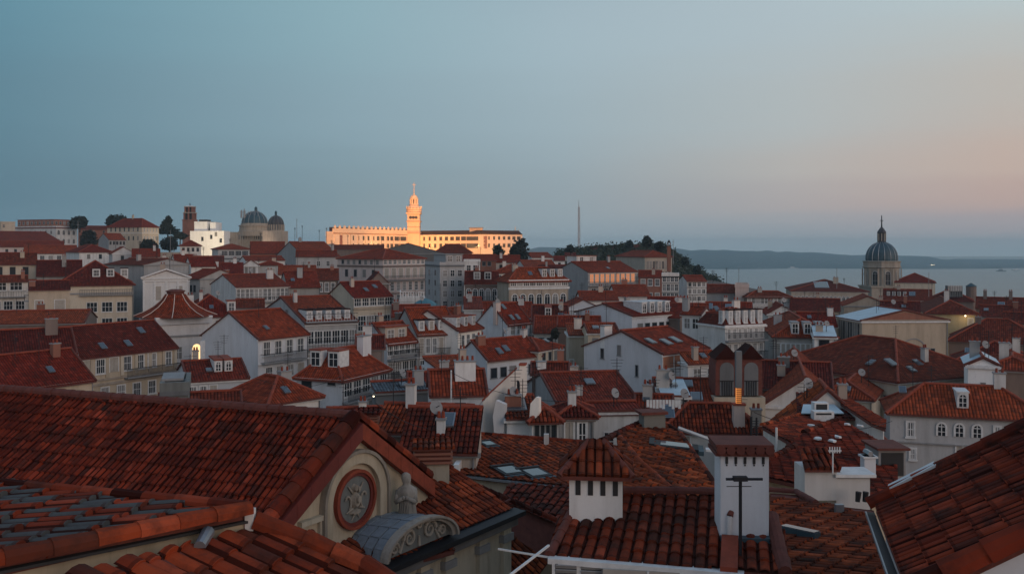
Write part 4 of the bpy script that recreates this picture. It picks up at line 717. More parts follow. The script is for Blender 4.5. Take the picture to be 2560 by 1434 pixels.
for line in HOUSES.strip().splitlines():
    if line.startswith('#'): continue
    p=line.split('|'); assert len(p)==13,(len(p),line)
    HINFO[p[0]]=house(*p)
    HINFO[p[0]][0]['k']=p[0]; del HINFO[p[0]][0]['k']
# ------------------------------------------------------------------ planes given by three measured points
class PL:
    def __init__(s,a,b,c): s.o=P(*a); s.n=(P(*b)-s.o).cross(P(*c)-s.o).normalized(); s.n=s.n if s.n.z>0 else -s.n
    def at(s,px,py,up=0.):
        d=P(px,py,1.)-Vector((0,0,EYE)); e=Vector((0,0,EYE)); t=(s.o-e).dot(s.n)/d.dot(s.n); return e+d*t+s.n*up
    def z(s,x,y): return s.o.z-((x-s.o.x)*s.n.x+(y-s.o.y)*s.n.y)/s.n.z
def L(root,p): return Vector(p)-root.location
def fg(label,base,cat='house',name='house'):
    T=empty(name,base); return tag(T,label,cat)
def fgroof(T,pl,pix,mat,name='roof',near=True,**k):
    pts=[pl.at(*q) if len(q)==2 else P(*q) for q in pix]; mb=MB(); slope(mb,[L(T,p) for p in pts],mat,near,**k); o=mb.build(name,T); return o,pts
def body(T,pts,depth,mat,name='wall',drop=.16,inset=.0):
    c=sum(pts,Vector())/len(pts); q=[L(T,p+(c-p)*inset)-Vector((0,0,drop)) for p in pts]; zb=min(a.z for a in q)-depth
    if sum(q[i].x*q[(i+1)%len(q)].y-q[(i+1)%len(q)].x*q[i].y for i in range(len(q)))<0: q=q[::-1]
    mb=MB(); mb.prism(q,zb,mat); return mb.build(name,T)
def capline(T,pts,r=.13,m='clay',seg=.42,name='ridge',lift=.03):
    mb=MB()
    for a,b in zip(pts[:-1],pts[1:]): caps(mb,L(T,a),L(T,b),r,m,seg,lift)
    return mb.build(name,T)
def bar(T,pts,w,h,m,name,dz=0.):
    mb=MB()
    for a,b in zip(pts[:-1],pts[1:]):
        a,b=L(T,a),L(T,b); d=(b-a).normalized(); s=Vector((d.y,-d.x,0)).normalized()*w/2; u=Vector((0,0,h/2)); o=Vector((0,0,dz))
        c=[a-s-u+o,a+s-u+o,b+s-u+o,b-s-u+o,a-s+u+o,a+s+u+o,b+s+u+o,b-s+u+o]
        mb.raw(c,[(0,3,2,1),(4,5,6,7),(0,1,5,4),(1,2,6,5),(2,3,7,6),(3,0,4,7)],m)
    return mb.build(name,T)
# ============================ the great gable (pediment with round plaque)
A=Vector((-4.75,28.0,74.83)); RD=Vector((-.93,.36,0)).normalized(); GD=Vector((.52,.854,0)).normalized(); GN=Vector((.854,-.52,0)).normalized()
T=fg('big church like gable roof with mossy orange tiles and a round plaque',(A.x,A.y,60),'church'); G0=T
s1,s2=.64,.70
def gp(s,dz,out=0.): return A+GD*s+GN*out+Vector((0,0,dz))
def gpx(px,py,out=0.):   # point on the gable wall seen at a pixel
    d=P(px,py,1.)-Vector((0,0,EYE)); e=Vector((0,0,EYE)); o=A+GN*out; t=(o-e).dot(GN)/d.dot(GN); return e+d*t
RL=24.
mb=MB(); zl=-8*s1
slope(mb,[L(T,p) for p in (gp(0,0),gp(-6,-6*s1),gp(-6,-6*s1)+RD*RL,gp(0,0)+RD*RL)],'ntile',True,pu=.215,pv=.40,jit=.028,amp=.10)
slope(mb,[L(T,p) for p in (gp(0,0),gp(3.7,-3.7*s2),gp(3.7,-3.7*s2)+RD*RL,gp(0,0)+RD*RL)],'tile',False)
mb.build('roof',T)
capline(T,[gp(0,.06),gp(0,.06)+RD*RL],.17,'claydark',.45,'ridge')
capline(T,[gp(-5,-5*s1+.05,-.02),gp(0,.08,-.02)],.24,'ntileorange',.5,'verge'); capline(T,[gp(3.7,-3.7*s2+.05,-.02),gp(0,.08,-.02)],.21,'ntileorange',.5,'verge')
# raking cornice of flat clay slabs under the verge
mb=MB()
for (e,sl_) in ((-5.,s1),(3.7,s2)):
    k=9 if e<0 else 6
    for i in range(k):
        a,b=e*i/k,e*(i+.985)/k; za,zb=-abs(a)*sl_,-abs(b)*sl_
        q=[gp(a,za-.12,.28),gp(b,zb-.12,.28),gp(b,zb-.62,.28),gp(a,za-.62,.28)]; r_=[v-GN*.30 for v in q]
        if e<0: q=q[::-1]; r_=r_[::-1]
        q=[L(T,v) for v in q]; r_=[L(T,v) for v in r_]; mb.raw(q+r_,[(0,1,2,3),(7,6,5,4),(0,4,5,1),(1,5,6,2),(2,6,7,3),(3,7,4,0)],'redpaint' if e<0 else 'clay')
mb.build('raking_cornice',T)
mb=MB(); W=[gp(-5.2,-5.2*s1-.2),gp(-5.2,-12),gp(3.65,-12),gp(3.65,-3.65*s2-.2),gp(0,-.2)]; fr_=[L(T,v) for v in W]; bk=[v-GN*.4 for v in fr_]
mb.raw(fr_+bk,[(0,1,2,3,4),(9,8,7,6,5),(0,5,6,1),(1,6,7,2),(2,7,8,3),(3,8,9,4),(4,9,5,0)],'plaster'); mb.build('wall',T)
# arch moulding, plaque
cc=gpx(884,1246); sx=(gpx(934,1246)-cc).length; 
def ring(mbx,c,r0,r1,zs,out0,out1,m,a0=0.,a1=2*math.pi,n=32,prog=None):
    for i in range(n):
        q=[]
        for a in (a0+(a1-a0)*i/n,a0+(a1-a0)*(i+1)/n): q.append((math.cos(a),math.sin(a)))
        def pt(r,k,o): return L(T,c+GD*(r*q[k][0])+Vector((0,0,r*q[k][1]*zs))+GN*o)
        f=[pt(r0,0,out1),pt(r1,0,out1),pt(r1,1,out1),pt(r0,1,out1)]; b=[pt(r0,0,out0),pt(r1,0,out0),pt(r1,1,out0),pt(r0,1,out0)]
        mbx.raw(f+b,[(0,1,2,3),(0,3,7,4),(1,5,6,2)],m)
def disc(mbx,c,r,zs,out,m,n=32): mbx.face([L(T,c+GD*(r*math.cos(2*math.pi*i/n))+Vector((0,0,r*math.sin(2*math.pi*i/n)*zs))+GN*out) for i in range(n)],m)
top=gpx(905,1112); Rz=(top-cc).dot(Vector((0,0,1))); R1=1.95; zs=1.0
c0=cc+GD*.0
mb=MB(); ring(mb,c0,1.08,1.40,1.,0.,.16,'plaster',0,math.pi,24); ring(mb,c0,1.40,1.50,1.,0.,.24,'carved',0,math.pi,24)
for sgn in (-1,1):
    for r0,r1,o in ((1.08,1.40,.16),(1.40,1.50,.24)):
        q=[c0+GD*(sgn*r0),c0+GD*(sgn*r1),c0+GD*(sgn*r1)-Vector((0,0,.9)),c0+GD*(sgn*r0)-Vector((0,0,.9))]
        f=[L(T,v+GN*o) for v in q]; b=[L(T,v) for v in q]; mb.raw(f+b,[(0,1,2,3),(0,3,7,4),(1,5,6,2),(3,2,6,7)],'plaster' if r1<1.45 else 'carved')
mb.build('arch_moulding',T)
mb=MB(); ring(mb,c0,.70,.80,1.,0,.10,'redpaint'); ring(mb,c0,.80,.90,1.,0,.16,'clay'); mb.build('plaque_ring',T)
mb=MB(); disc(mb,c0,.71,1.,.05,'concrete'); po=mb.build('plaque',T)
mb=MB()
def rel(u,v,o=.06): return L(T,c0+GD*u+Vector((0,0,v))+GN*o)
def blob(u,v,ru,rv,o=.1,n=14):
    for k_,(f_,oo) in enumerate(((1.,.05),(.8,o),(.4,o+.04))):
        pass
    q=[rel(u+ru*math.cos(2*math.pi*i/n),v+rv*math.sin(2*math.pi*i/n),.05) for i in range(n)]; p_=[rel(u+ru*.7*math.cos(2*math.pi*i/n),v+rv*.7*math.sin(2*math.pi*i/n),.05+o) for i in range(n)]
    mb.raw(q+p_,[tuple(range(n,2*n))]+[(i,(i+1)%n,n+(i+1)%n,n+i) for i in range(n)],'carved')
blob(0,-.02,.19,.27,.12); blob(0,.02,.10,.15,.2); blob(0,-.38,.26,.08,.1); blob(-.05,.36,.10,.13,.12); blob(.12,.30,.07,.1,.1)
for sg in (-1,1):
    pv=None
    for i in range(9): a=i/8*3.6; q=rel(sg*(.26+.15*math.sin(a)),.02+.30*math.cos(a*.9)-.12,.1); 
    for i in range(10):
        a=i/9*4.2; q=rel(sg*(.34+.12*math.cos(a)),.05+.17*math.sin(a)-.02*i,.09)
        if pv is not None: mb.tube(pv,q,.035,'carved',5)
        pv=q
    mb.tube(rel(sg*.12,.2,.1),rel(sg*.34,.46,.08),.04,'carved',5,.02); mb.tube(rel(sg*.15,-.25,.1),rel(sg*.42,-.34,.08),.045,'carved',5,.02); mb.tube(rel(sg*.05,-.42,.1),rel(sg*.18,-.6,.08),.03,'carved',5,.015)
mb.build('relief',po)
# small side niche with a red oval
cn=gpx(775,1345); mb=MB()
for a,b,z0,z1,o in ((-.42,-.30,-.9,.45,.12),(.30,.42,-.9,.45,.12),(-.5,.5,.45,.6,.18)):
    q=[cn+GD*a+Vector((0,0,z0)),cn+GD*b+Vector((0,0,z0)),cn+GD*b+Vector((0,0,z1)),cn+GD*a+Vector((0,0,z1))]; f=[L(T,v+GN*o) for v in q]; bb=[L(T,v) for v in q]; mb.raw(f+bb,[(0,1,2,3),(0,4,5,1),(1,5,6,2),(2,6,7,3),(3,7,4,0)],'plaster')
mb.build('niche_frame',T)
mb=MB(); disc(mb,cn-Vector((0,0,.2)),.28,1.7,.04,'redpaint',24); mb.build('niche',T)
# lean-to tiles at the foot of the gable
pl=PL((760,1395,25.6),(1000,1296,29.5),(870,1425,24.2)); e0=P(760,1398,25.9)
lt=MB(); Q=[gpx(735,1405,.02),gpx(1010,1290,.02)]; Q+= [Q[1]+GN*2.0-Vector((0,0,.75)),Q[0]+GN*1.0-Vector((0,0,.4))]
slope(lt,[L(T,v) for v in Q],'ntileorange',True,jit=.03,amp=.08); lt.build('lean_to_roof',T)
# ============================ house with curved pediment and statue
E1,E2=P(900,1432,26.2),P(1268,1278,32.2); ed=(E2-E1).normalized(); en=Vector((ed.y,-ed.x,0)).normalized()
T=fg('plaster house front with dark gutter and a carved curved pediment',(E2.x,E2.y,60)); 
w=[E1-ed*3,E2,E2-en*2.3,E1-ed*3-en*1.8]; mb=MB(); mb.prism([L(T,v)-Vector((0,0,.45)) for v in w],-3,'plaster'); mb.build('wall',T)
bar(T,[E1-ed*3+en*.25,E2+en*.25+ed*.4],.55,.16,'iron','gutter',-.05); bar(T,[E1-ed*3+en*.1,E2+en*.1+ed*.2],.45,.28,'dgrey','cornice',-.30)
bar(T,[E2+en*.2+ed*.35,E2-en*3.2+ed*.35],.3,.14,'iron','gutter',-.05)
for i,u in enumerate((.2,1.6,3.4,4.6)):
    b=MB(); q=E2-ed*u+en*.02; M=Matrix.Translation(L(T,q))@Matrix.Rotation(math.atan2(ed.y,ed.x),4,'Z'); b.box(-.22,-.14,-7,.22,.02,-.5,'plaster',M); b.box(-.3,-.2,-.95,.3,.02,-.7,'trimgrey',M); b.build('pilaster',T)
b=MB(); q=E2-ed*5.9; M=Matrix.Translation(L(T,q))@Matrix.Rotation(math.atan2(ed.y,ed.x),4,'Z'); b.box(-.7,-.06,-4,.7,.02,-1.3,'dark',M); b.box(-.9,-.12,-4,-.7,.02,-1.2,'plaster',M); b.box(.7,-.12,-4,.9,.02,-1.2,'plaster',M); b.box(-.95,-.14,-1.3,.95,.02,-1.1,'plaster',M); b.build('window',T)
rf=MB(); q=[E1+ed*.5,E2+ed*.2,E2-en*4.4+Vector((0,0,.5)),E1-en*1.9+Vector((0,0,.5))]; q=[L(T,v)+Vector((0,0,.02)) for v in (E2+ed*.3,E2-ed*4.0,E2-ed*4.0-en*2.2+Vector((0,0,.9)),E2+ed*.3-en*3.0+Vector((0,0,1.25)))]; slope(rf,q,'ntileorange',True,jit=.02); rf.build('roof',T)
# pediment: arc slab on the gutter line
pc=(P(925,1412,26.6)+P(1128,1318,29.8))/2; hw=(P(1128,1318,29.8)-P(925,1412,26.6)).length/2*.84
def pp(u,h,o): return L(T,pc+ed*u+Vector((0,0,h+u*0))+en*o)
n=20; hh=.86; arc=[(-hw*math.cos(math.pi*i/n),hh*math.sin(math.pi*i/n)) for i in range(n+1)]
mb=MB(); mb.face([pp(a*.9,h*.86,.22) for a,h in arc][::-1],'concrete')
for (k0,k1,o) in ((.9,1.0,.40),(1.0,1.05,.5)):
    for i in range(n):
        (a,h),(b,g)=arc[i],arc[i+1]; f=[pp(a*k0,h*k0*.97,o),pp(a*k1,h*k1,o),pp(b*k1,g*k1,o),pp(b*k0,g*k0*.97,o)]; r_=[pp(a*k0,h*k0*.97,.2),pp(a*k1,h*k1,.2),pp(b*k1,g*k1,.2),pp(b*k0,g*k0*.97,.2)]
        mb.raw(f+r_,[(0,1,2,3),(0,3,7,4),(1,5,6,2)],'carved')
po=mb.build('pediment',T)
mb=MB()
def scroll(cu,ch,r,dirn,turns=1.6,th=.07):
    pr=None
    for i in range(26):
        a=i/25*turns*2*math.pi; rr=r*(1-i/25*.85); q=pp(cu+dirn*rr*math.cos(a),ch+rr*math.sin(a),.25)
        if pr is not None: mb.tube(pr,q,th*(1-i/40),'stone',6)
        pr=q
scroll(.5,.42,.3,1,1.6,.065); scroll(-.45,.38,.28,-1,1.6,.065); scroll(1.1,.24,.18,-1,1.6,.055); scroll(-1.1,.23,.18,1,1.6,.055); scroll(.03,.68,.15,1,1.6,.055)
for u in (-1.65,-.9,0,.95,1.6): mb.tube(pp(u,.06,.25),pp(u*.8,.36,.25),.06,'stone',6,.03)
mb.build('relief',po)
mb=MB(); k=4; m_=9; rsl=random.Random(4)
for j in range(4):        # overlapping lead shingles over the barrel behind the pediment
    for i in range(m_):
        a0_,a1_=math.pi*(i+.03+(j%2)*.0)/m_,math.pi*(i+.95)/m_; o0,o1=.18-j*.42,.18-(j+1)*.42+.015; lf=.03*j+rsl.uniform(0,.02)
        q=[pp(-hw*math.cos(a0_)*(1.02),hh*math.sin(a0_)*(1.02)-lf,o0),pp(-hw*math.cos(a1_)*1.02,hh*math.sin(a1_)*1.02-lf,o0),pp(-hw*math.cos(a1_)*.99,hh*math.sin(a1_)*.97-lf,o1+.02),pp(-hw*math.cos(a0_)*.99,hh*math.sin(a0_)*.97-lf,o1+.02)]
        mb.slab(q,.06,'slateblue')
mb.build('pediment_roof',T)
# statue
ST=P(1016,1322,29.2); T=empty('statue',ST); T.scale=(.95,.95,1.12); tag(T,'weathered stone statue in draped robes behind the curved pediment','statue')
mb=MB(); mb.box(-.36,-.34,-1.6,.36,.34,.0,'carved'); mb.box(-.42,-.40,-.02,.42,.40,.08,'carved'); mb.build('plinth',T)
me=bpy.data.meshes.new('body'); bm=bmesh.new()
prof=[(.30,.08),(.34,.2),(.30,.45),(.27,.7),(.30,.9),(.33,1.05),(.30,1.17),(.16,1.25),(.12,1.30),(.15,1.38),(.165,1.47),(.14,1.57),(.05,1.62)]
nn=28; rr=[]
for j,(r,z) in enumerate(prof):
    row=[]
    for i in range(nn):
        a=2*math.pi*i/nn; f=1+(.09*math.sin(a*6+z*5)+.05*math.sin(a*11-z*7) if z<1.2 else .02*math.sin(a*5)); row.append(bm.verts.new((r*f*math.cos(a)+.04*math.sin(z*2.2),r*f*.78*math.sin(a)-.03*z,z)))
    rr.append(row)
for j in range(len(rr)-1):
    for i in range(nn): bm.faces.new((rr[j][i],rr[j][(i+1)%nn],rr[j+1][(i+1)%nn],rr[j+1][i]))
bm.faces.new(rr[-1]); bm.to_mesh(me); bm.free(); me.materials.append(MATS['carved']); o=bpy.data.objects.new('body',me); COL.objects.link(o); o.parent=T
for p in me.polygons: p.use_smooth=True
mb=MB()
for s_ in (-1,1):
    mb.tube((s_*.27,-.02,1.1),(s_*.33,-.2,.82),.09,'carved',8,.075); mb.tube((s_*.33,-.2,.82),(s_*.08,-.33,.95),.075,'carved',8,.055); mb.lathe(s_*.05,-.33,[(.0,.90),(.06,.93),(.06,1.0),(.0,1.03)],8,'carved')
mb.build('arm',T,True)
mb=MB()
for i in range(7): a=-2.4+i*.28; mb.tube((.30*math.cos(a),.24*math.sin(a)-.02,.12),(.26*math.cos(a+.25),.22*math.sin(a+.25)-.03,1.0),.032,'carved',6,.02)
mb.build('robe',T)
# ============================ orange roof slope behind the statue
T=fg('bright orange tiled roof falling away behind the stone statue',P(1200,1250,34)); 
pl=PL((1050,1188,33.),(1388,1306,36.5),(1250,1434,33.2))
fgroof(T,pl,[(985,1110),(1060,1168),(1262,1252),(1388,1306),(1372,1395),(1250,1560),(960,1420),(960,1200)],'ntileorange',jit=.02,updir=(-.9,.25,.2)); body(T,[pl.at(*q) for q in ((1010,1180),(1388,1306),(1330,1450),(1000,1400))],3,'plaster')
capline(T,[pl.at(1050,1160,.05),pl.at(1262,1250,.05),pl.at(1388,1304,.05)],.16,'ntileorange')
bar(T,[pl.at(1000,1395,.3),pl.at(1115,1345,.3),pl.at(1262,1254,.3)],.07,.07,'claydark','rail')
mb=MB(); q=pl.at(1083,1258,.08); M=Matrix.Translation(L(T,q))@Matrix.Rotation(.4,4,'Z'); mb.box(-.22,-.16,-.05,.22,.16,.14,'paper',M); mb.box(-.14,-.175,.0,.1,-.161,.1,'dark',M); mb.build('vent',T)
# ============================ foremost roofs in the corner
T=fg('shallow roof of grey and orange tiles edged by fat orange caps',P(400,1300,10)); 
pl=PL((622,1278,11.),(-80,1197,13.4),(-80,1425,8.8)); pix=[(622,1278),(-120,1192),(-120,1440)]
fgroof(T,pl,pix,'ntilegrey',jit=.02,amp=.05,pu=.21,pv=.45,t=.1,updir=(-.95,.1,0.))
capline(T,[P(-120,1200,13.3),pl.at(622,1280,.05)],.085,'ntileorange',.55); capline(T,[P(-120,1425,8.6),pl.at(622,1284,.04)],.115,'ntileorange',.42)
body(T,[pl.at(*q) for q in ((610,1281),(-120,1200),(-120,1432))],5,'plaster',drop=.1)
bar(T,[P(-120,1450,8.58),P(618,1300,10.98)],.14,.03,'dark','flashing')
mb=MB()
tp=P(626,1296,10.97); mb.box(*(L(T,tp)-Vector((.05,.06,.3))),*(L(T,tp)+Vector((.05,.06,.12))),'trim'); mb.build('corner_stone',T)
T=fg('stepped roof of thick orange tiles tucked under the plaster parapet',P(640,1330,10)); 
pl=PL((200,1440,8.9),(640,1322,11.),(952,1548,10.1))
fgroof(T,pl,[(150,1452),(640,1322),(900,1420),(960,1470),(960,1640),(150,1640)],'ntilegrey' if False else 'ntileorange',jit=.05,amp=.075,pu=.27,pv=.42,t=.12); body(T,[pl.at(*q) for q in ((170,1458),(630,1335),(880,1430),(940,1600),(180,1600))],4,'plaster')
capline(T,[pl.at(636,1318,.05),pl.at(760,1362,.05),pl.at(905,1425,.05),pl.at(990,1480,.05)],.13,'ntileorange',.46)
capline(T,[pl.at(515,1345,.06),pl.at(495,1380,.06)],.07,'metal',.4,'flashing')
# ============================ roof at the picture's other edge
T=fg('steep mossy roof with lead gutter and wide cap tiles at its near edge',P(2300,1400,13)); 
e=(Vector((5.3,12.0,0))-Vector((6.73,17,0))).normalized(); Ef=Vector((6.73,17,EYE-4.75)); En=Ef+e*4.6; up=Vector((.96,-.27,.0))*1.0; up=Vector((-e.y,e.x,0)); up=up if up.x>0 else -up; sl_=.62
def rp(q,s,h=0.): return Ef+e*q+up*s+Vector((0,0,s*sl_+h))
mb=MB(); slope(mb,[L(T,v) for v in (rp(0,0),rp(4.6,0),rp(4.6,10),rp(0,10))],'ntile',True,jit=.022,amp=.062,pu=.19,pv=.40); mb.build('roof',T)
capline(T,[rp(0,-.1,.06),rp(0,10,.06)],.14,'ntile',.45,'verge'); capline(T,[rp(4.6,-.1,.06),rp(4.6,10,.06)],.20,'ntileorange',.62,'verge')
bar(T,[rp(0,-.10,-.1),rp(4.7,-.10,-.1)],.14,.06,'iron','gutter'); bar(T,[rp(0,-.18,-.04),rp(4.7,-.18,-.04)],.025,.06,'metal','flashing')
q=[rp(.1,.15),rp(4.5,.15),rp(4.5,10),rp(.1,10)]; body(T,q,7,'blue')
mb=MB(); q=[rp(-.16,.3,.0),rp(-.16,.95,.0),rp(.3,.95,.0),rp(.3,.3,.0)]; mb.prism([L(T,v)+Vector((0,0,.06)) for v in q],-2,'dgrey'); mb.build('parapet',T); bar(T,[rp(-.04,.22,.20),rp(-.04,1.0,.20)],.26,.05,'trim','coping')
# ============================ central foreground: lower roof with eave and louvre
T=fg('broad dark orange roof with white eave and louvred window below',P(1600,1400,17)); M1=T
pl=PL((1372,1390,17.),(1850,1428,16.2),(1450,1245,19.2))
o,pts=fgroof(T,pl,[(1372,1390),(1395,1300),(1440,1262),(1560,1240),(1815,1240),(1960,1330),(1975,1437)],'ntiledark',pu=.225,pv=.36,jit=.02,amp=.06); body(T,[pl.at(*q) for q in ((1380,1386),(1400,1300),(1565,1245),(1812,1245),(1950,1340),(1965,1430))],6,'trim',inset=.01)
capline(T,[pl.at(1545,1236,.08),pl.at(1690,1237,.08),pl.at(1812,1240,.08)],.10,'claydark')
capline(T,[pl.at(1375,1392,.04),pl.at(1440,1262,.04)],.09,'claydark'); capline(T,[pl.at(1930,1300,.05),pl.at(1962,1437,.05)],.13,'claydark')
bar(T,[P(1372,1394,16.9),P(1700,1420,16.4),P(1860,1434,16.1)],.22,.10,'trim','cornice',-.02); bar(T,[P(1385,1410,16.9),P(1860,1446,16.1)],.1,.12,'trimgrey','fascia',-.0)
b=MB(); q=P(1449,1418,16.75); M=Matrix.Translation(L(T,q))@Matrix.Rotation(-.14,4,'Z')
b.box(-.50,-.05,-1.2,.46,-.0,.12,'trim',M)
for i in range(9):
    for sx_ in (-.24,.22): 
        R_=M@Matrix.Translation((sx_,-.06,.03-i*.085))@Matrix.Rotation(.5,4,'X'); b.box(-.19,-.012,-.035,.19,.012,.035,'trimgrey',R_)
b.box(-.44,-.052,-1.1,-.05,-.051,.07,'dark',M); b.box(.03,-.052,-1.1,.41,-.051,.07,'dark',M); b.build('louvre',T)
b=MB(); q=P(1620,1434,16.4); M=Matrix.Translation(L(T,q))@Matrix.Rotation(-.14,4,'Z'); b.box(-.8,-.03,-1.2,.9,.0,.06,'shutter',M); b.box(-.02,-.05,-1.2,.02,-.031,.06,'trim',M); b.build('blind',T)
bar(T,[P(1372,1362,16.6),P(1270,1440,15.4)],.04,.03,'trim','awning_rail'); bar(T,[P(1245,1371,17.2),P(1374,1392,16.9)],.03,.03,'trim','rail')
# red cement strip and pipe
bar(T,[pl.at(1825,1352,.08),pl.at(1822,1434,.08)],.30,.10,'clay','flue_slab')
def stack(T,px,pyt,pyb,D,w,d,rot,mat,name='chimney'):
    q=P(px,pyb,D); zt=P(px,pyt,D).z; b=MB(); h=zt-q.z; M=Matrix.Translation(L(T,q))@Matrix.Rotation(rot,4,'Z'); b.box(-w/2,-d/2,-.8,w/2,d/2,h,mat,M); return b.build(name,T),M,h
# chimney with tiled hat
ch,M,h=stack(T,1490,1172,1275,18.6,1.05,.8,-.1,'white')
for i in range(4): b=MB(); x=-.40+i*.245; b.box(x,-.415,h-.42,x+.10,-.401,h-.04,'dark',M); b.build('vent',ch)
for i in range(3): b=MB(); y=-.28+i*.22; b.box(.526,y,h-.42,.54,y+.08,h-.04,'dark',M); b.build('vent',ch)
b=MB(); R_=M@Matrix.Translation((0,0,h)); hat=[R_@Vector(v) for v in ((-.70,-.58,0),(.70,-.58,0),(.70,.58,0),(-.70,.58,0))]; pk=[R_@Vector((-.14,0,.56)),R_@Vector((.14,0,.56))]
for f in ([hat[0],hat[1],pk[1],pk[0]],[hat[1],hat[2],pk[1]],[hat[2],hat[3],pk[0],pk[1]],[hat[3],hat[0],pk[0]]): slope(b,f,'ntiledark',True,t=.09,side='claydark',pu=.17,pv=.3,jit=.03,amp=.06)
for a_ in ((0,0),(1,1),(2,1),(3,0)): caps(b,hat[a_[0]],pk[a_[1]],.07,'claydark',.25)
b.build('chimney_hat',ch)
# tall white chimney with aerial
ch,M,h=stack(T,1853,1128,1322,17.6,.90,.62,-.04,'blue')
b=MB(); b.box(-.56,-.42,h,.52,.42,h+.07,'claydark',M)
for i in range(6): b.lathe(0,0,[(.085,0),(.07,.001)],4,'claydark') if False else b.tube(M@Vector((-.46+.18*i,-.46,h+.12)),M@Vector((-.46+.18*i,.44,h+.12)),.09,'claydark',8)
b.box(-.56,-.44,h+.17,.52,.44,h+.22,'claydark',M); b.build('chimney_cap',ch)
for i in range(5):
    b=MB(); x=-.36+i*.17; b.box(x,-.325,h-.16,x+.05,-.311,h-.03,'dark',M); b.box(x+.012,-.324,h-.2,x+.038,-.312,h-.17,'dark',M); b.build('vent',ch)
b=MB(); b.box(-.46,-.5,-.55,.62,-.30,-.02,'lead',M); b.box(-.5,-.62,-.62,.68,.4,-.5,'metal',M); b.build('flashing',ch)
T2=empty('aerial',P(1851,1345,16.6)); tag(T2,'black T shaped aerial on a tall pole before the pale blue chimney','aerial'); b=MB(); b.tube((0,0,-.7),(0,0,1.06),.03,'iron',8); b.build('pole',T2)
b=MB(); b.tube((-.26,0,1.07),(.40,0,1.07),.028,'iron',6); b.box(-.13,-.06,1.04,.12,.06,1.12,'iron'); b.tube((-.25,0,.94),(.2,0,.94),.008,'iron',5); b.build('crossbar',T2)
T2=empty('flue_pipe',pl.at(1822,1350)); tag(T2,'short pale curved flue pipe beside the black aerial pole','flue pipe'); b=MB(); b.tube((0,0,-.1),(.02,0,.46),.05,'trim',10); b.build('pipe',T2); b=MB(); b.tube((.02,0,.46),(.06,.05,.53),.062,'claydark',10,.05); b.build('cowl',T2)
# dark roof behind the hat chimney
T=fg('dark plum tiled roof squeezed before the two skylights',P(1350,1260,38)); pl=PL((1262,1298,37.6),(1420,1310,36.9),(1275,1212,41.5))
fgroof(T,pl,[(1232,1300),(1272,1210),(1560,1225),(1600,1330),(1400,1330)],'ntiledark',pu=.34,pv=.5,jit=.03,amp=.09); body(T,[pl.at(*q) for q in ((1240,1296),(1275,1215),(1540,1228),(1560,1320),(1400,1325))],4,'plaster')
# roof with two dark skylights
T=fg('orange tiled roof with two dark framed skylights side by side',P(1300,1150,43)); pl=PL((1142,1185,43.),(1560,1232,40.5),(1195,1090,50.5))
fgroof(T,pl,[(1140,1186),(1196,1088),(1500,1112),(1640,1128),(1600,1236),(1420,1216)],'ntile',pu=.31,pv=.46,jit=.015,amp=.08); q=[pl.at(*q) for q in ((1145,1183),(1200,1092),(1495,1115),(1600,1228),(1420,1212))]; body(T,q,5,'plaster')
capline(T,[pl.at(1196,1087,.06),pl.at(1500,1111,.06)],.13,'ntile'); bar(T,[pl.at(1120,1182,-.05),pl.at(1425,1218,-.05)],.2,.1,'metal','gutter')
q=[pl.at(1140,1185,.1),pl.at(1196,1092,.1)]; bar(T,q,.25,.5,'bright','parapet',.1)
def sky_on(T,pl,px,py,w,h,name='skylight'):
    c=pl.at(px,py); n=pl.n; up=(Vector((0,0,1))-n*n.z).normalized(); u=up.cross(n); M=Matrix((( u.x,up.x,n.x,L(T,c).x),(u.y,up.y,n.y,L(T,c).y),(u.z,up.z,n.z,L(T,c).z),(0,0,0,1)))
    b=MB(); b.box(-w/2,-h/2,-.05,w/2,h/2,.13,'iron',M); b.box(-w*.58,-h*.62,-.05,w*.58,-h*.5,.10,'lead',M); b.box(-w*.56,h*.5,-.05,w*.56,h*.62,.18,'iron',M); o=b.build(name,T); b=MB(); b.box(-w*.36,-h*.36,.125,w*.36,h*.36,.15,'skyglass',M); b.build('pane',o); return M
sky_on(T,pl,1273,1180,1.1,1.45); sky_on(T,pl,1338,1186,1.1,1.45); sky_on(T,pl,1221,1113,.7,1.0)
b=MB(); q=L(T,pl.at(1366,1112)); b.box(q.x-.13,q.y-.13,q.z-.3,q.x+.13,q.y+.13,q.z+.6,'white'); b.build('chimney',T)
# cross-gabled roof right of it
T=fg('weathered gabled roof with open glazed hatch and grey chimney',P(1600,1150,34)); 
pa=PL((1545,1092,33.),(1625,1058,36.),(1780,1228,26.5))      # slope falling to the viewer
R0,R1=P(1500,1108,33.),P(1628,1050,37.)
fgroof(T,pa,[(1542,1090),(1590,1065),(1640,1048),(1700,1085),(1790,1225),(1780,1245),(1560,1252)],'ntile',pu=.27,pv=.46,jit=.02,amp=.11,updir=(-.55,.8,.35))
body(T,[pa.at(*q) for q in ((1550,1095),(1595,1070),(1640,1055),(1700,1092),(1780,1220),(1580,1240))],6,'plaster')
capline(T,[pa.at(1498,1110,.05),pa.at(1560,1080,.06),pa.at(1636,1046,.06)],.13,'ntile'); capline(T,[pa.at(1545,1092,.06),pa.at(1600,1160,.06),pa.at(1690,1240,.06)],.10,'ntile'); capline(T,[pa.at(1640,1048,.06),pa.at(1700,1087,.06),pa.at(1792,1226,.06)],.1,'ntile')
ch,M,h=stack(T,1630,1032,1078,35.,.85,.6,.2,'concrete'); b=MB(); b.box(-.55,-.4,h,.5,.4,h+.1,'claydark',M); b.build('chimney_cap',ch)
M=sky_on(T,pa,1690,1120,.9,1.5,'hatch'); b=MB(); R_=M@Matrix.Translation((.55,-.9,.35))@Matrix.Rotation(.25,4,'X'); b.box(-.16,-1.0,0,.24,.9,.05,'metal',R_); 
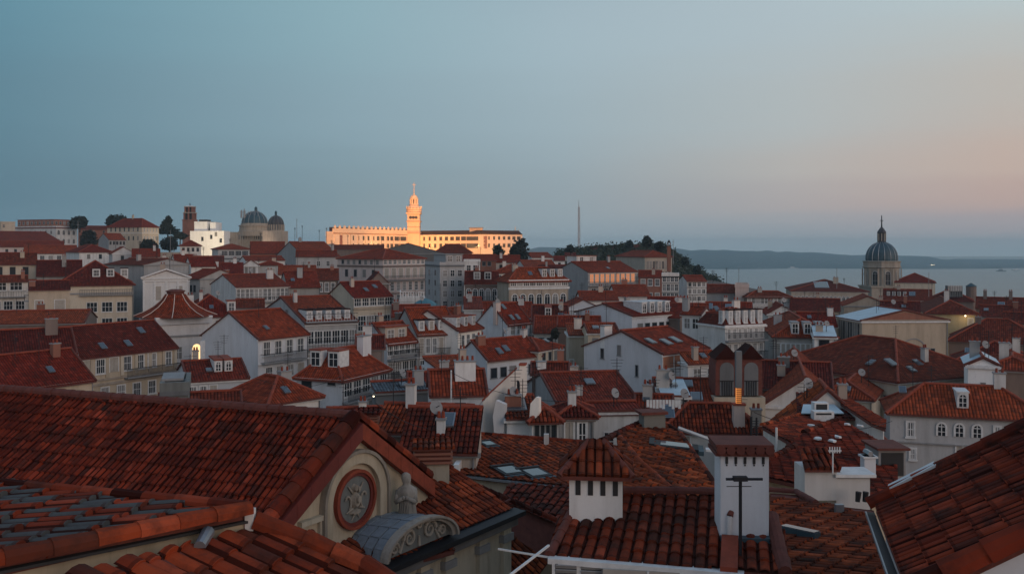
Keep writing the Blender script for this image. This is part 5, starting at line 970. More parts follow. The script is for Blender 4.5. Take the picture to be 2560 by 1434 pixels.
for i in range(4): b.box(-.14+i*.1,-.98,.051,-.11+i*.1,.88,.07,'trim',R_)
b.build('glazed_flap',T); b=MB(); b.box(-.2,-1.7,.05,.15,-1.0,.12,'trim',M); b.build('glass_panel',T)
# brick stack chimneys beyond the great gable
for px,pt,pb,D,w,lab in ((1082,1100,1185,33.,1.25,'tall layered red brick chimney on a plaster base'),(918,1022,1075,38.,.85,'smaller layered brick chimney peeping over the great gable ridge')):
    T=empty('chimney',P(px,pb,D)); T.rotation_euler=(0,0,.1); tag(T,lab,'chimney'); h=(pb-pt)/F*D; b=MB(); b.box(-w/2+.05,-.45,-2.,w/2-.05,.45,h*.4,'plaster'); b.build('base',T)
    b=MB(); k=7
    for i in range(k): z0=h*.4+i*h*.45/k; e_=.07 if i%2==0 else .0; b.box(-w/2-e_,-.5-e_,z0,w/2+e_,.5+e_,z0+h*.45/k,'claydark' if i%2 else 'brick')
    b.build('brick_stack',T); b=MB(); z=h*.86
    for s_ in (-1,1): slope(b,[(-w/2-.12,s_*.62,z),(w/2+.12,s_*.62,z),(w/2+.06,0,z+h*.15),(-w/2-.06,0,z+h*.15)],'ntiledark',True,t=.06,pu=.2,pv=.3)
    b.build('chimney_hat',T)
# roofs on the far side of the white chimney
T=fg('sprawling orange roof strewn with small white rags and a box chimney',P(2100,1150,36)); pl=PL((1915,1190,33.),(2235,1165,34.),(2095,1052,43.))
fgroof(T,pl,[(1912,1158),(2010,1085),(2100,1050),(2240,1128),(2245,1230),(2190,1255),(1905,1190)],'ntile',pu=.25,pv=.4,jit=.015); q=[pl.at(*q) for q in ((1918,1160),(2012,1090),(2098,1055),(2235,1130),(2238,1225),(2180,1250),(1912,1186))]; body(T,q,5,'plaster')
capline(T,[pl.at(1912,1156,.06),pl.at(1990,1118,.06)],.13,'ntile'); capline(T,[pl.at(2010,1084,.06),pl.at(2100,1050,.06)],.13,'ntile')
b=MB(); q=L(T,pl.at(2170,1190)); b.box(q.x-.2,q.y-.2,q.z-.5,q.x+.2,q.y+.2,q.z+.75,'blue'); b.build('chimney',T); b=MB(); b.slab([(q.x-.26,q.y-.26,q.z+.75),(q.x+.26,q.y-.26,q.z+.75),(q.x+.26,q.y+.26,q.z+.75),(q.x-.26,q.y+.26,q.z+.75)],.06,'trim'); b.tube((q.x,q.y-.25,q.z+.85),(q.x,q.y+.25,q.z+.85),.1,'metal',5); b.build('chimney_cap',T)
b=MB(); c=pl.at(2222,1160,.0); q=L(T,c); b.box(q.x-.5,q.y-.3,q.z-.4,q.x+.5,q.y+1.,q.z+.62,'trimgrey'); b.box(q.x-.4,q.y-.32,q.z-.35,q.x+.42,q.y-.301,q.z+.5,'dark'); b.box(q.x-.62,q.y-.5,q.z+.62,q.x+.6,q.y+1.1,q.z+.7,'claydark'); b.build('dormer',T)
for i,(px,py) in enumerate(((2028,1071),(2118,1068),(2080,1110),(2150,1072),(2095,1100),(2045,1105))):
    T2=empty('rag',pl.at(px,py,.06)); tag(T2,'small white scrap lying on the sprawling orange roof','scrap','white scraps on the orange roof'); b=MB(); r_=random.Random(i); n_=7; b.slab([(.16*math.cos(t)*r_.uniform(.6,1.2),.22*math.sin(t)*r_.uniform(.6,1.2),.1+.05*r_.random()) for t in [2*math.pi*j/n_ for j in range(n_)]],.06,'trim'); o=b.build('cloth',T2)
T=fg('orange roof corner with a bare white gable by the steel ladder',P(1960,1080,45)); pl=PL((1908,1068,46.),(2010,1100,44.),(2012,1040,52.))
fgroof(T,pl,[(1905,1066),(2010,1036),(2075,1062),(2040,1100),(2005,1118),(1960,1098)],'ntile',pu=.25,pv=.4); body(T,[pl.at(*q) for q in ((1908,1068),(2008,1040),(2068,1062),(2035,1098),(1965,1098))],6,'white'); capline(T,[pl.at(1905,1065,.05),pl.at(2010,1035,.05)],.12,'ntile')
T=fg('long diagonal roof with one lead skylight box beside the chimney',P(2100,1350,20)); pl=PL((1925,1265,23.),(2180,1290,22.),(2215,1434,17.2))
fgroof(T,pl,[(1925,1232),(1990,1236),(2075,1262),(2185,1275),(2225,1500),(1985,1500),(1930,1330)],'ntile',pu=.215,pv=.36,jit=.012,amp=.055,updir=(-.72,.6,.2)); body(T,[pl.at(*q) for q in ((1930,1238),(1990,1240),(2180,1280),(2215,1490),(1990,1490))],5,'plaster')
capline(T,[pl.at(1922,1230,.05),pl.at(1990,1235,.05),pl.at(2040,1262,.05)],.09,'claydark')
c=pl.at(2003,1342,.0); q=L(T,c); M=Matrix.Translation(q)@Matrix.Rotation(-.72,4,'Z')@Matrix.Rotation(-.12,4,'X'); b=MB(); b.box(-.42,-.16,-.1,.36,.16,.16,'lead',M); b.box(-.42,-.15,.161,.34,.15,.19,'skyglass',M); b.build('skylight',T)
for px,py,w_ in ((2098,1284,.1),): q=L(T,pl.at(px,py)); b=MB(); b.box(q.x-.1,q.y-.06,q.z-.1,q.x+.1,q.y+.06,q.z+.24,'metal'); b.build('vent',T)
T=fg('white walled stub with ragged tile fringe and flat white coping',P(2100,1230,27)); 
q0,q1,q2=P(2012,1245,27.),P(2092,1247,27.),P(2190,1250,26.6); b=MB()
b.box(*(L(T,P(2012,1250,27.)).to_tuple()),L(T,q1).x,L(T,q1).y+1.,L(T,P(2090,1172,27.)).z,'blue'); b.box(L(T,q1).x+.002,L(T,q1).y+.05,L(T,q1).z-.6,L(T,q2).x,L(T,q2).y+1.2,L(T,P(2180,1200,26.8)).z,'blue'); b.build('wall',T)
b=MB(); z=L(T,P(2190,1196,26.8)).z; b.box(L(T,q1).x-.05,L(T,q1).y-.08,z,L(T,q2).x+.14,L(T,q2).y+1.3,z+.09,'trim'); b.build('coping',T)
b=MB(); zt=L(T,P(2090,1170,27.)).z; x0_,x1_=L(T,q0).x-.05,L(T,q1).x+.05
slope(b,[(x0_,L(T,q0).y-.15,zt),(x1_,L(T,q0).y-.15,zt),(x1_-.1,L(T,q0).y+.6,zt+.42),(x0_+.1,L(T,q0).y+.6,zt+.42)],'ntiledark',True,t=.08,pu=.19,pv=.3,jit=.05); b.build('roof',T)
b=MB()
for px in (2140,2158): qq=L(T,P(px,1238,26.6)); b.tube((qq.x,qq.y-.12,qq.z-.14),(qq.x+.03,qq.y-.12,qq.z+.14),.07,'iron',8,.09)
b.build('cable_box',T)
T2=empty('aerial',P(2082,1165,26.)); tag(T2,'white little dish aerial on a short mast above the tile fringe','aerial'); b=MB(); b.tube((0,0,-.2),(0,0,.45),.02,'trim',6); b.build('mast',T2); b=MB()
for i in range(5): b.box(-.1+i*.07,-.01,.38,-.07+i*.07,.01,.55,'trim')
b.box(-.12,-.012,.42,.24,.012,.46,'trim'); b.build('antenna_grid',T2)
for px,py0,py1,D,lab in ((1941,1068,1130,40.,'thin pale pole rising beside the orange roof corner'),(1878,1040,1100,38.,'black ladder like mast behind the pale blue chimney'),(1128,925,990,60.,'thin pale mast by the blue wall with the barred window')):
    T2=empty('mast',P(px,py1,D)); tag(T2,lab,'mast'); h=(py1-py0)/F*D; b=MB(); m_='iron' if 'black' in lab else 'trim'; b.tube((0,0,-.5),(0,0,h),.05,m_,6); 
    if 'ladder' in lab:
        b.tube((.22,0,-.5),(.22,0,h*.95),.04,m_,6)
        for i in range(9): b.tube((0,0,h*.1*i),(.3,0,h*.1*i),.02,m_,5)
    b.build('pole',T2)
# AC units on the steep gable roof
T2=empty('air_conditioner',P(2052,1020,52.)); tag(T2,'white air conditioner box on a blue tin strip below the gable','air conditioner'); b=MB(); b.box(-.45,-.3,-.45,.35,.3,.35,'trim'); b.build('casing',T2); b=MB(); b.box(-.36,-.31,-.1,.26,-.301,.28,'dark'); b.build('grille',T2)
T2=empty('air_conditioner',P(2056,1034,51.)); tag(T2,'lower flat white air conditioner box under the first one','air conditioner'); b=MB(); b.box(-.55,-.3,-.35,.55,.3,.18,'trim'); b.build('casing',T2); b=MB(); b.box(-.45,-.31,.0,.4,-.301,.1,'dark'); b.build('grille',T2)
T=fg('orange tiled roof with corrugated edge around the air conditioners',P(2050,1040,53)); pl=PL((2000,1040,52.),(2160,1040,52.),(2000,985,60.))
fgroof(T,pl,[(1995,1045),(1990,982),(2085,985),(2175,1045)],'ntiledark',pu=.3,pv=.6); b=MB(); q=[P(2003,1036,51.8),P(2110,1036,51.8),P(2085,1014,54.),P(2008,1014,54.)]; b.slab([L(T,v)+Vector((0,0,.1)) for v in q],.05,'bluemetal'); b.build('tin_strip',T); body(T,[pl.at(*q) for q in ((2000,1042),(1995,988),(2083,990),(2165,1042))],5,'stone')
# steep orange verge roof of that house
T=fg('fiery orange roof strip running down to the long pale house',P(2130,1020,50)); pl=PL((2068,985,58.),(2215,1062,47.),(2100,985,58.5))
fgroof(T,pl,[(2066,984),(2100,982),(2215,1052),(2214,1072),(2180,1060)],'ntileorange',pu=.25,pv=.4); body(T,[pl.at(*q) for q in ((2070,986),(2100,985),(2210,1052),(2208,1068))],4,'white')
# twin arched dormers and glowing flue
T=fg('pair of pointed arched attic windows under dark red hoods',P(1845,990,72)); 
def arched(cx_):
    c=P(cx_,988,72.); b=MB(); h=2.5; r_=.55; n_=12
    pts=[(-r_-.33,0)]+[(-(r_+.33)*math.cos(math.pi*i/n_),h-r_+.1+(r_+.75)*math.sin(math.pi*i/n_)**.8) for i in range(n_+1)]+[(r_+.33,0)]
    q=[L(T,c+Vector((a,0,z))) for a,z in pts]; q2=[v+Vector((0,2.5,.0)) for v in q]; k_=len(q); b.raw(q+q2,[tuple(range(k_))[::-1]]+[(i,(i+1)%k_,k_+(i+1)%k_,k_+i) for i in range(k_)],'claydark')
    pk=L(T,c+Vector((0,-.1,h+1.45))); 
    b.raw([q[1]+Vector((-.1,-.15,.8)),q[-2]+Vector((.1,-.15,.8)),pk,q2[1]+Vector((0,.5,.8)),q2[-2]+Vector((0,.5,.8)),pk+Vector((0,2,0))],[(0,2,5,3),(1,4,5,2),(0,1,2)],'tiledark'); d=b.build('dormer',T)
    f=MB(); arc=[(-r_,0)]+[(-r_*math.cos(math.pi*i/n_),h-r_+.1+r_*math.sin(math.pi*i/n_)) for i in range(n_+1)]+[(r_,0)]
    f.face([L(T,c+Vector((a,-.03,z))) for a,z in arc][::-1],'dgrey'); 
    for i in range(1,6): x=-r_+2*r_*i/6; f.box(*(L(T,c)+Vector((x-.03,-.1,0))),*(L(T,c)+Vector((x+.03,-.04,h*.45))),'iron')
    f.box(*(L(T,c)+Vector((-r_,-.1,h*.45))),*(L(T,c)+Vector((r_,-.04,h*.45+.06))),'iron'); f.build('window',d)
arched(1817); arched(1878)
b=MB(); q=[P(1782,992,71.5),P(1912,992,71.5),P(1912,1000,71.),P(1782,1000,71.)]; c=L(T,P(1847,992,72.)); b.box(c.x-2.0,c.y-.3,c.z-5,c.x+2.0,c.y+3,c.z+.02,'plaster'); b.build('wall',T)
T2=empty('chimney_flue',P(1846,1030,60.)); tag(T2,'brick flue lit orange from below in front of the twin arched windows','chimney'); b=MB(); b.box(-.35,-.3,-1.,.35,.3,.5,'pink'); b.box(-.42,-.36,.5,.42,.36,.6,'clay'); b.build('base',T2); b=MB(); b.box(-.15,-.14,.6,.15,.14,1.6,'glow'); b.build('lamp_panel',T2); b=MB(); [b.box(-.17,-.17,.68+.13*i_,.17,-.141,.71+.13*i_,'redpaint') for i_ in range(8)]; [b.box(x_-.012,-.18,.6,x_+.012,-.171,1.6,'dark') for x_ in (-.08,0,.08)]; b.build('grille',T2); b=MB(); b.box(-.19,-.2,1.61,.19,.2,4.0,'dgrey'); b.build('pipe',T2)
# laundry
T2=empty('washing_line',P(1660,1010,58.)); tag(T2,'ragged white washing hung along a roof terrace line','washing line'); b=MB(); b.tube((-1.2,0,.3),(1.2,0,.3),.02,'iron',5)
for x in (-1.2,1.2): b.tube((x,0,-.8),(x,0,.35),.03,'iron',5)
b.build('line',T2); b=MB(); r_=random.Random(5)
for i in range(11): x=-1.1+i*.2; b.box(x,-.02,.29-r_.uniform(.25,.6),x+.16,.02,.29,'trim')
b.build('washing',T2)
# red pavilion roof (bell cast)
T=empty('house',P(424,793,116)-Vector((0,0,12))); T.rotation_euler=(0,0,rad(38)); tag(T,'octagonal pavilion with a swept dark red roof over pale blue walls','house'); CTRL.append((T.location.x,T.location.y,T.location.z))
W_=4.1; b=MB(); T.location=P(424,793,116)-Vector((1.5,0,12)); b.box(0,0,-2,W_*1.6,W_*1.6,12,'blue'); b.build('wall',T); b=MB(); c=(W_*.8,W_*.8); pr=[(5.2,11.9),(3.9,12.4),(2.7,13.1),(1.8,13.9),(1.25,14.7)]
n_=8
for j in range(len(pr)-1):
    for i in range(n_):
        a0_,a1_=2*math.pi*(i+.5)/n_,2*math.pi*(i+1.5)/n_; pt=lambda r,z,a:(c[0]+r*math.cos(a),c[1]+r*math.sin(a),z)
        slope(b,[pt(pr[j][0],pr[j][1],a0_),pt(pr[j][0],pr[j][1],a1_),pt(pr[j+1][0],pr[j+1][1],a1_),pt(pr[j+1][0],pr[j+1][1],a0_)],'tile',False,t=.05)
for i in range(n_):
    a=2*math.pi*(i+.5)/n_
    for j in range(len(pr)-1): b.tube((c[0]+pr[j][0]*math.cos(a),c[1]+pr[j][0]*math.sin(a),pr[j][1]+.05),(c[0]+pr[j+1][0]*math.cos(a),c[1]+pr[j+1][0]*math.sin(a),pr[j+1][1]+.05),.055,'pink',5)
ro=b.build('roof',T); b=MB(); b.lathe(c[0],c[1],[(1.15,14.6),(1.15,15.0),(1.3,15.05),(1.3,15.15),(.6,15.35)],8,'claydark'); b.build('lantern',ro)
b=MB(); b.box(-.3,-.3,11.0,W_*1.6+.3,W_*1.6+.3,11.85,'blue'); b.box(-.34,-.34,11.7,W_*1.6+.34,W_*1.6+.34,11.95,'trim'); b.box(-.2,-.2,9.4,W_*1.6+.2,W_*1.6+.2,9.6,'trimgrey'); b.build('cornice',T)
for y in (.8,): pass
for u in (2.6,4.7): put_window(T,'b',.8,1.5,u,-.005,6.6,0,False)
for u in (2.4,): put_window(T,'s',1.0,1.8,-.005,u,6.4,-math.pi/2,False)
T2=empty('arched_doorway',P(491,900,101)); tag(T2,'small brightly lit arched doorway beside the pale blue gable','doorway'); b=MB(); n_=10; pts=[(-.42,0)]+[(-.42*math.cos(math.pi*i/n_),1.35+.42*math.sin(math.pi*i/n_)) for i in range(n_+1)]+[(.42,0)]
b.raw([(x,0,z) for x,z in pts]+[(x,.3,z) for x,z in pts],[tuple(range(13))[::-1]]+[(i,i+1,14+i-1,13+i) for i in range(12)],'glowwarm'); b.build('lit_opening',T2); b=MB(); b.box(.1,-.1,-.2,.22,-.02,1.1,'redpaint'); b.box(.46,-.15,-1.5,.62,1.,2.1,'trim'); b.box(-.62,-.05,-1.5,-.44,1.,1.3,'blue'); b.build('door_post',T2)
# glow near first brick chimney, wall lamp on yellow house
for px,py,D,lab in ((2412,789,172,'bare lamp glowing on the yellow house wall'),(935,989,66,'small lamp glowing over a street corner near the brick chimney')):
    T2=empty('wall_lamp',P(px,py,D)); tag(T2,lab,'lamp'); b=MB(); r_=.13 if D>100 else .05; b.lathe(0,-.2,[(r_*.3,-r_),(r_,-r_*.3),(r_,r_*.4),(r_*.3,r_)],10,'lampwhite'); b.build('bulb',T2,True); b=MB(); b.box(-.04,-.2,.18,.04,.3,.26,'iron'); b.build('bracket',T2)
    l=bpy.data.lights.new('lamp_light','POINT'); l.energy=60 if D>100 else 20; l.color=(1,.7,.36); l.shadow_soft_size=.2; o=bpy.data.objects.new('lamp_light',l); COL.objects.link(o); o.location=P(px,py,D)-Vector((0,.9,.2)); 

for i,(a,b2,lab) in enumerate(((P(1128,930,59),P(1415,1002,55),'thin sagging cable from the pale mast to the grey bay house'),(P(1362,935,76),P(1660,992,66),'sagging wire over the wide rectangular red roof'),(P(940,1008,37),P(1208,1000,60),'dark wire dipping behind the great gable ridge'),(P(1885,1030,40),P(2230,1052,46),'slack wire above the sprawling orange roof'),(P(640,945,68),P(860,935,82),'thin wire between the hipped orange roof and the blue walled house'))):
    T2=empty('cable',a); tag(T2,lab,'cable'); b=MB(); pv=Vector((0,0,0)); d_=b2-a
    for k_ in range(1,15): t_=k_/14; q=d_*t_-Vector((0,0,.06*d_.length*4*t_*(1-t_))); b.tube(pv,q,.018,'iron',4); pv=q
    b.build('wire',T2)

T=empty('fire_wall',P(1260,1098,57)); tag(T,'tall pinkish white stepped fire wall with a dark arched opening near its top','wall'); T['kind']='thing'
def wallslab(mb,pix,D,th,m,sk=0.):
    q=[P(x,y,D+(x-1207)*sk) for x,y in pix]; q=[L(T,v) for v in q]; k_=len(q); r_=[v+Vector((.15,th,0)) for v in q]
    mb.raw(q+r_,[tuple(range(k_)),tuple(range(2*k_-1,k_-1,-1))]+[(i,k_+i,k_+(i+1)%k_,(i+1)%k_) for i in range(k_)],m)
mb=MB(); wallslab(mb,[(1207,1120),(1262,1120),(1312,1060),(1312,914),(1299,914),(1297,926),(1288,926),(1226,984),(1207,1004)],57,.45,'bright',.02); mb.build('wall',T)
mb=MB(); 
for a_,b_ in (((1205,1003),(1226,982)),((1226,982),(1289,924)),((1297,913),(1314,913))):
    p0,p1=L(T,P(*a_,57+(a_[0]-1207)*.02)),L(T,P(*b_,57+(b_[0]-1207)*.02)); mb.raw([p0+Vector((0,-.08,0)),p1+Vector((0,-.08,0)),p1+Vector((.1,.6,0)),p0+Vector((.1,.6,0)),p0+Vector((0,-.08,.12)),p1+Vector((0,-.08,.12)),p1+Vector((.1,.6,.12)),p0+Vector((.1,.6,.12))],[(3,2,1,0),(4,5,6,7),(0,1,5,4),(1,2,6,5),(2,3,7,6),(3,0,4,7)],'clay')
mb.build('coping',T)
q=L(T,P(1293,984,57+86*.02)); mb=MB(); n_=10; pts=[(-.17,0)]+[(-.17*math.cos(math.pi*i/n_),.62+.26*math.sin(math.pi*i/n_)) for i in range(n_+1)]+[(.17,0)]
mb.raw([(q.x+x,q.y-.012,q.z+z) for x,z in pts],[tuple(range(13))[::-1]],'glass'); mb.build('window',T)
mb=MB(); wallslab(mb,[(1258,1092),(1262,1010),(1240,1000),(1232,1040),(1236,1092)],56.2,.3,'blue',0.); mb.build('buttress',T)
T=empty('fire_wall',P(1335,1070,55)); tag(T,'smaller white sloped fire wall beside the little dark tiled attic roof','wall'); T['kind']='thing'
mb=MB(); wallslab(mb,[(1322,1066),(1334,1058),(1347,1030),(1347,994),(1340,992),(1326,1008)],55,.3,'bright',0.); mb.build('wall',T)
# ============================ floodlit convent
def zp(py,D): return EYE-(py-HY)/F*D
T=empty('convent',P(1035,640,700)); tag(T,'long floodlit convent with golden walls and a tall bell tower','convent'); CONV=T
pl_=[P(832,600,640),P(1035,600,730),P(1200,600,705),P(1306,600,728)]; zt=zp(578,640); zb=zp(660,640); 
def strip(mb,pts,z0,z1,off,th,m):
    for a,b in zip(pts[:-1],pts[1:]):
        d=(b-a); d.z=0; d.normalize(); n=Vector((d.y,-d.x,0)); q=[a+n*off,b+n*off,b-n*th,a-n*th]; q=[(v.x-T.location.x,v.y-T.location.y) for v in q]
        mb.raw([(x,y,z0-T.location.z) for x,y in q]+[(x,y,z1-T.location.z) for x,y in q],[(3,2,1,0),(4,5,6,7),(0,1,5,4),(1,2,6,5),(2,3,7,6),(3,0,4,7)],m)
b=MB(); strip(b,pl_[:2],zb,zt,0,6,'palace'); strip(b,pl_[1:3],zb,zt-1.3,0,8,'palace'); strip(b,pl_[2:],zb,zt-1.1,.01,8,'palace'); b.build('wall',T)
b=MB(); strip(b,pl_[:2],zt-1.5,zt-1.1,.55,0,'brick'); strip(b,pl_[:2],zt-.9,zt,.5,0,'palace'); strip(b,pl_[:2],zt+.0,zt+2.2,.1,.5,'palace')
a,c=pl_[0],pl_[1]; d=(c-a); Lw=d.length; d.normalize(); n=Vector((d.y,-d.x,0))
k=19
for i in range(k):
    q=a+d*(Lw*(i+.3)/k)-T.location; M=Matrix.Translation((q.x,q.y,zt+2.2-T.location.z))@Matrix.Rotation(math.atan2(d.y,d.x),4,'Z'); b.box(0,-.1,0,Lw/k*.4,.5,1.5,'palace',M); b.box(Lw/k*.1,-.1,1.5,Lw/k*.3,.4,2.2,'palace',M)
b.build('parapet',T)
b=MB(); strip(b,[pl_[0]-n*1.5+d*3,pl_[1]-n*1.5],zt+.2,zt+3.0,0,4,'tiledark')
for i in (1,2):
    a_,c_=pl_[i],pl_[i+1]; dd=(c_-a_).normalized(); nn=Vector((dd.y,-dd.x,0)); z0=zt-1.1; q=[a_+nn*.6,c_+nn*.6,c_-nn*5,a_-nn*5]; zz=[z0,z0,z0+3.2,z0+3.2]
    f=[Vector((v.x,v.y,z))-T.location for v,z in zip(q,zz)]; b.face(f,'tiledark'); q=[a_-nn*9,c_-nn*9]; b.face([f[3],f[2],Vector((q[1].x,q[1].y,z0))-T.location,Vector((q[0].x,q[0].y,z0))-T.location],'tiledark')
    
b.build('roof',T)
def slits(i,n_,zc,w_,h_,m='dark',u0=.03,u1=.97):
    a_,c_=pl_[i],pl_[i+1]; dd=(c_-a_); LL=dd.length; dd.normalize(); nn=Vector((dd.y,-dd.x,0))
    for j in range(n_):
        q=a_+dd*LL*(u0+(u1-u0)*(j+.5)/n_); b=MB(); M=Matrix.Translation(Vector((q.x,q.y,zc))-T.location)@Matrix.Rotation(math.atan2(dd.y,dd.x),4,'Z')
        w_=w_*1.15; b.box(-w_/2,-.08,0,w_/2,.1,h_,m,M); b.box(-w_/2-.35,-.2,-.3,w_/2+.35,-.09,0,'palace',M); b.box(-w_/2-.3,-.3,h_,w_/2+.3,-.09,h_+.35,'palace',M); b.build('window',T)
slits(0,13,zt-6.0,1.3,3.1,'dark',.2); slits(0,13,zt-11.6,1.3,3.2,'dark',.2); slits(1,11,zt-5.8,1.2,3.0); slits(1,11,zt-11.6,1.2,3.4,'dark'); slits(2,8,zt-5.2,1.1,2.6,'dark'); slits(2,8,zt-11,1.2,2.8,'dark')
for i,u in ((0,.09),(2,.12)):
    a_,c_=pl_[i],pl_[i+1]; dd=(c_-a_); LL=dd.length; dd.normalize(); q=a_+dd*LL*u; M=Matrix.Translation(Vector((q.x,q.y,0))-T.location)@Matrix.Rotation(math.atan2(dd.y,dd.x),4,'Z'); b=MB(); z=zt-12; b.box(-1.6,-.1,z,1.6,.05,zt-2.4,'brick',M); b.box(-2.1,-.16,z,-1.6,.05,zt-1.8,'palace',M); b.box(1.6,-.16,z,2.1,.05,zt-1.8,'palace',M); b.build('portal',T)
for j in range(12):
    a_,c_=pl_[0],pl_[1]; dd=(c_-a_); LL=dd.length; dd.normalize(); q=a_+dd*LL*(.02+.96*j/11); M=Matrix.Translation(Vector((q.x,q.y,0))-T.location)@Matrix.Rotation(math.atan2(dd.y,dd.x),4,'Z'); b=MB(); b.box(-.35,-.35,zb,.35,.0,zt-1,'palace',M); b.build('buttress',T)
b=MB(); q=P(1190,574,712)-T.location; b.box(q.x-5,q.y,q.z-4,q.x+5,q.y+8,q.z+1.2,'stone'); b.box(q.x-5.6,q.y-.5,q.z+1.2,q.x+5.6,q.y+8,q.z+1.7,'dgrey'); b.build('roof_cabin',T)
b=MB(); 
for px,h_,w_ in ((1288,8,.7),(1296,5,1.6)): q=P(px,588,780)-T.location; b.lathe(q.x,q.y,[(w_*1.6,q.z-4),(w_*1.6,q.z),(w_,q.z+.5),(w_*.7,q.z+h_*.5),(.1,q.z+h_)],8,'palace')
b.build('turret',T)
# tower
px0,DT=1035,726.; u=DT/F; tc=P(px0,640,DT)-T.location
def tz(py): return zp(py,DT)-T.location.z
b=MB(); a45=math.pi/4; q2=math.sqrt(2)
b.lathe(tc.x,tc.y,[(15.5*u*q2,tz(640)),(15.5*u*q2,tz(583)),(17.5*u*q2,tz(582)),(15.2*u*q2,tz(579)),(15.2*u*q2,tz(556))],4,'palace',a45); b.build('tower_shaft',T)
b=MB(); b.lathe(tc.x,tc.y,[(15.4*u*q2,tz(556)),(17.2*u*q2,tz(555)),(17.2*u*q2,tz(552)),(15.2*u*q2,tz(551)),(15.2*u*q2,tz(537)),(18*u*q2,tz(535)),(18*u*q2,tz(531))],4,'palace',a45); cs=b.build('clock_stage',T)
for dx in (-7,0,7):
    b=MB(); q=Vector((tc.x+dx*u,tc.y-15.5*u,tz(544))); b.lathe(0,0,[(1.2,0),(1.2,.3)],12,'dark'); o=b.build('clock_face',cs); o.rotation_euler=(math.pi/2,0,0); o.location=q
b=MB(); b.lathe(tc.x,tc.y,[(18*u,tz(531)),(19*u,tz(527)),(18.5*u,tz(522)),(16*u,tz(518)),(12.5*u,tz(515)),(11.5*u,tz(512))],16,'palace')
for z in (529,524.5,520): b.lathe(tc.x,tc.y,[(19.3*u,tz(z)),(19.3*u,tz(z-.9))],16,'palace')
for i in range(14): a=2*math.pi*i/14; b.lathe(tc.x+18.6*u*math.cos(a),tc.y+18.6*u*math.sin(a),[(.35,tz(522)),(.5,tz(519)),(.1,tz(515))],6,'palace')
b.build('gallery',T)
b=MB()
for z_,r_ in ((583.5,16.4),(579,15.9),(568,15.5),(553.5,17.8),(536.5,16.2),(530.5,18.9),(526,19.8),(521.2,19.5),(514,13.2)): b.lathe(tc.x,tc.y,[(r_*u*(q2 if z_>532 else 1),tz(z_)),(r_*u*(q2 if z_>532 else 1),tz(z_-1.0))],4 if z_>532 else 16,'brick',a45 if z_>532 else 0.)
b.build('string_course',T)
b=MB(); b.lathe(tc.x,tc.y,[(11.5*u,tz(513)),(11.5*u,tz(510)),(9.5*u,tz(509))],12,'palace')
for i in range(8): a=2*math.pi*(i+.5)/8; b.lathe(tc.x+8.8*u*math.cos(a),tc.y+8.8*u*math.sin(a),[(.75,tz(510)),(.75,tz(498))],8,'palace')
b.lathe(tc.x,tc.y,[(5.5*u,tz(510)),(5.5*u,tz(498))],8,'dark'); b.lathe(tc.x,tc.y,[(10.6*u,tz(498)),(10.8*u,tz(495)),(9.5*u,tz(494)),(8.5*u,tz(491)),(5.5*u,tz(488)),(2.5*u,tz(486.5)),(1.6*u,tz(484))],14,'palace'); b.build('belfry',T)
b=MB(); b.lathe(tc.x,tc.y,[(1.7*u,tz(487)),(1.0*u,tz(480)),(1.3*u,tz(478)),(.7*u,tz(470)),(1.0*u,tz(468)),(.5*u,tz(455))],8,'palace'); b.box(tc.x-4.2*u,tc.y-.2,tz(462.5),tc.x+4.2*u,tc.y+.2,tz(461),'palace'); b.build('spire',T)
# floodlights aimed at it
def flood(px,py,D,tx,ty,TD,e,ang=70,col=(1.,.38,.11),blend=.6):
    l=bpy.data.lights.new('floodlight','SPOT'); l.energy=e; l.color=col; l.spot_size=rad(ang); l.spot_blend=blend; l.shadow_soft_size=1.; o=bpy.data.objects.new('floodlight',l); COL.objects.link(o)
    o.location=P(px,py,D); o.rotation_euler=(P(tx,ty,TD)-o.location).to_track_quat('-Z','Y').to_euler(); return o
for f in ((930,617,395,925,600,680,3.0e6,30),(1075,617,395,1090,600,728,2.6e6,24),(1195,617,395,1225,600,715,2.6e6,26)): flood(*f,blend=.5)
flood(1035,626,540,1035,520,752,6e5,24)

# ============================ lit white block, bell tower
T=empty('office_block',P(520,612,420)); tag(T,'stepped white block brightly floodlit beside the brick bell tower','building'); s=420/F
b=MB()
for x0,x1,y0,y1,dy,m_ in ((475,560,577,612,0,'bright'),(480,512,553,578,3,'bright'),(518,532,555,580,4,'bright'),(512,519,553,575,8,'grey')): b.box((x0-520)*s,dy,(612-y1)*s-(6 if y1==612 else 0),(x1-520)*s,dy+9,(612-y0)*s,m_)
b.build('wall',T); b=MB(); b.box((490-520)*s,4,(612-553)*s,(511-520)*s,9,(612-548)*s,'dark'); b.build('roof_plant',T)
for px,py in ((506,602),(552,606),(528,597),(540,590)): put_window(T,'d',1.0,1.8,(px-520)*s,-.005,(612-py)*s,0,False)
flood(500,618,395,512,585,420,1.4e4,95,(1.,.80,.52)); flood(545,618,398,540,590,420,.8e4,90,(1.,.8,.5))
flood(640,640,480,632,590,524,9e3,80,(1.,.78,.6))
T=empty('bell_tower',P(475,590,500)); tag(T,'square brick bell tower with open top stages and low white cap','tower'); s=500/F; q2=math.sqrt(2)
b=MB(); b.lathe(0,0,[(14.*s*q2,-6),(14.*s*q2,(590-552)*s),(15*s*q2,(590-551.)*s),(15*s*q2,(590-549)*s)],4,'brick',a45); b.build('shaft',T)
b=MB()
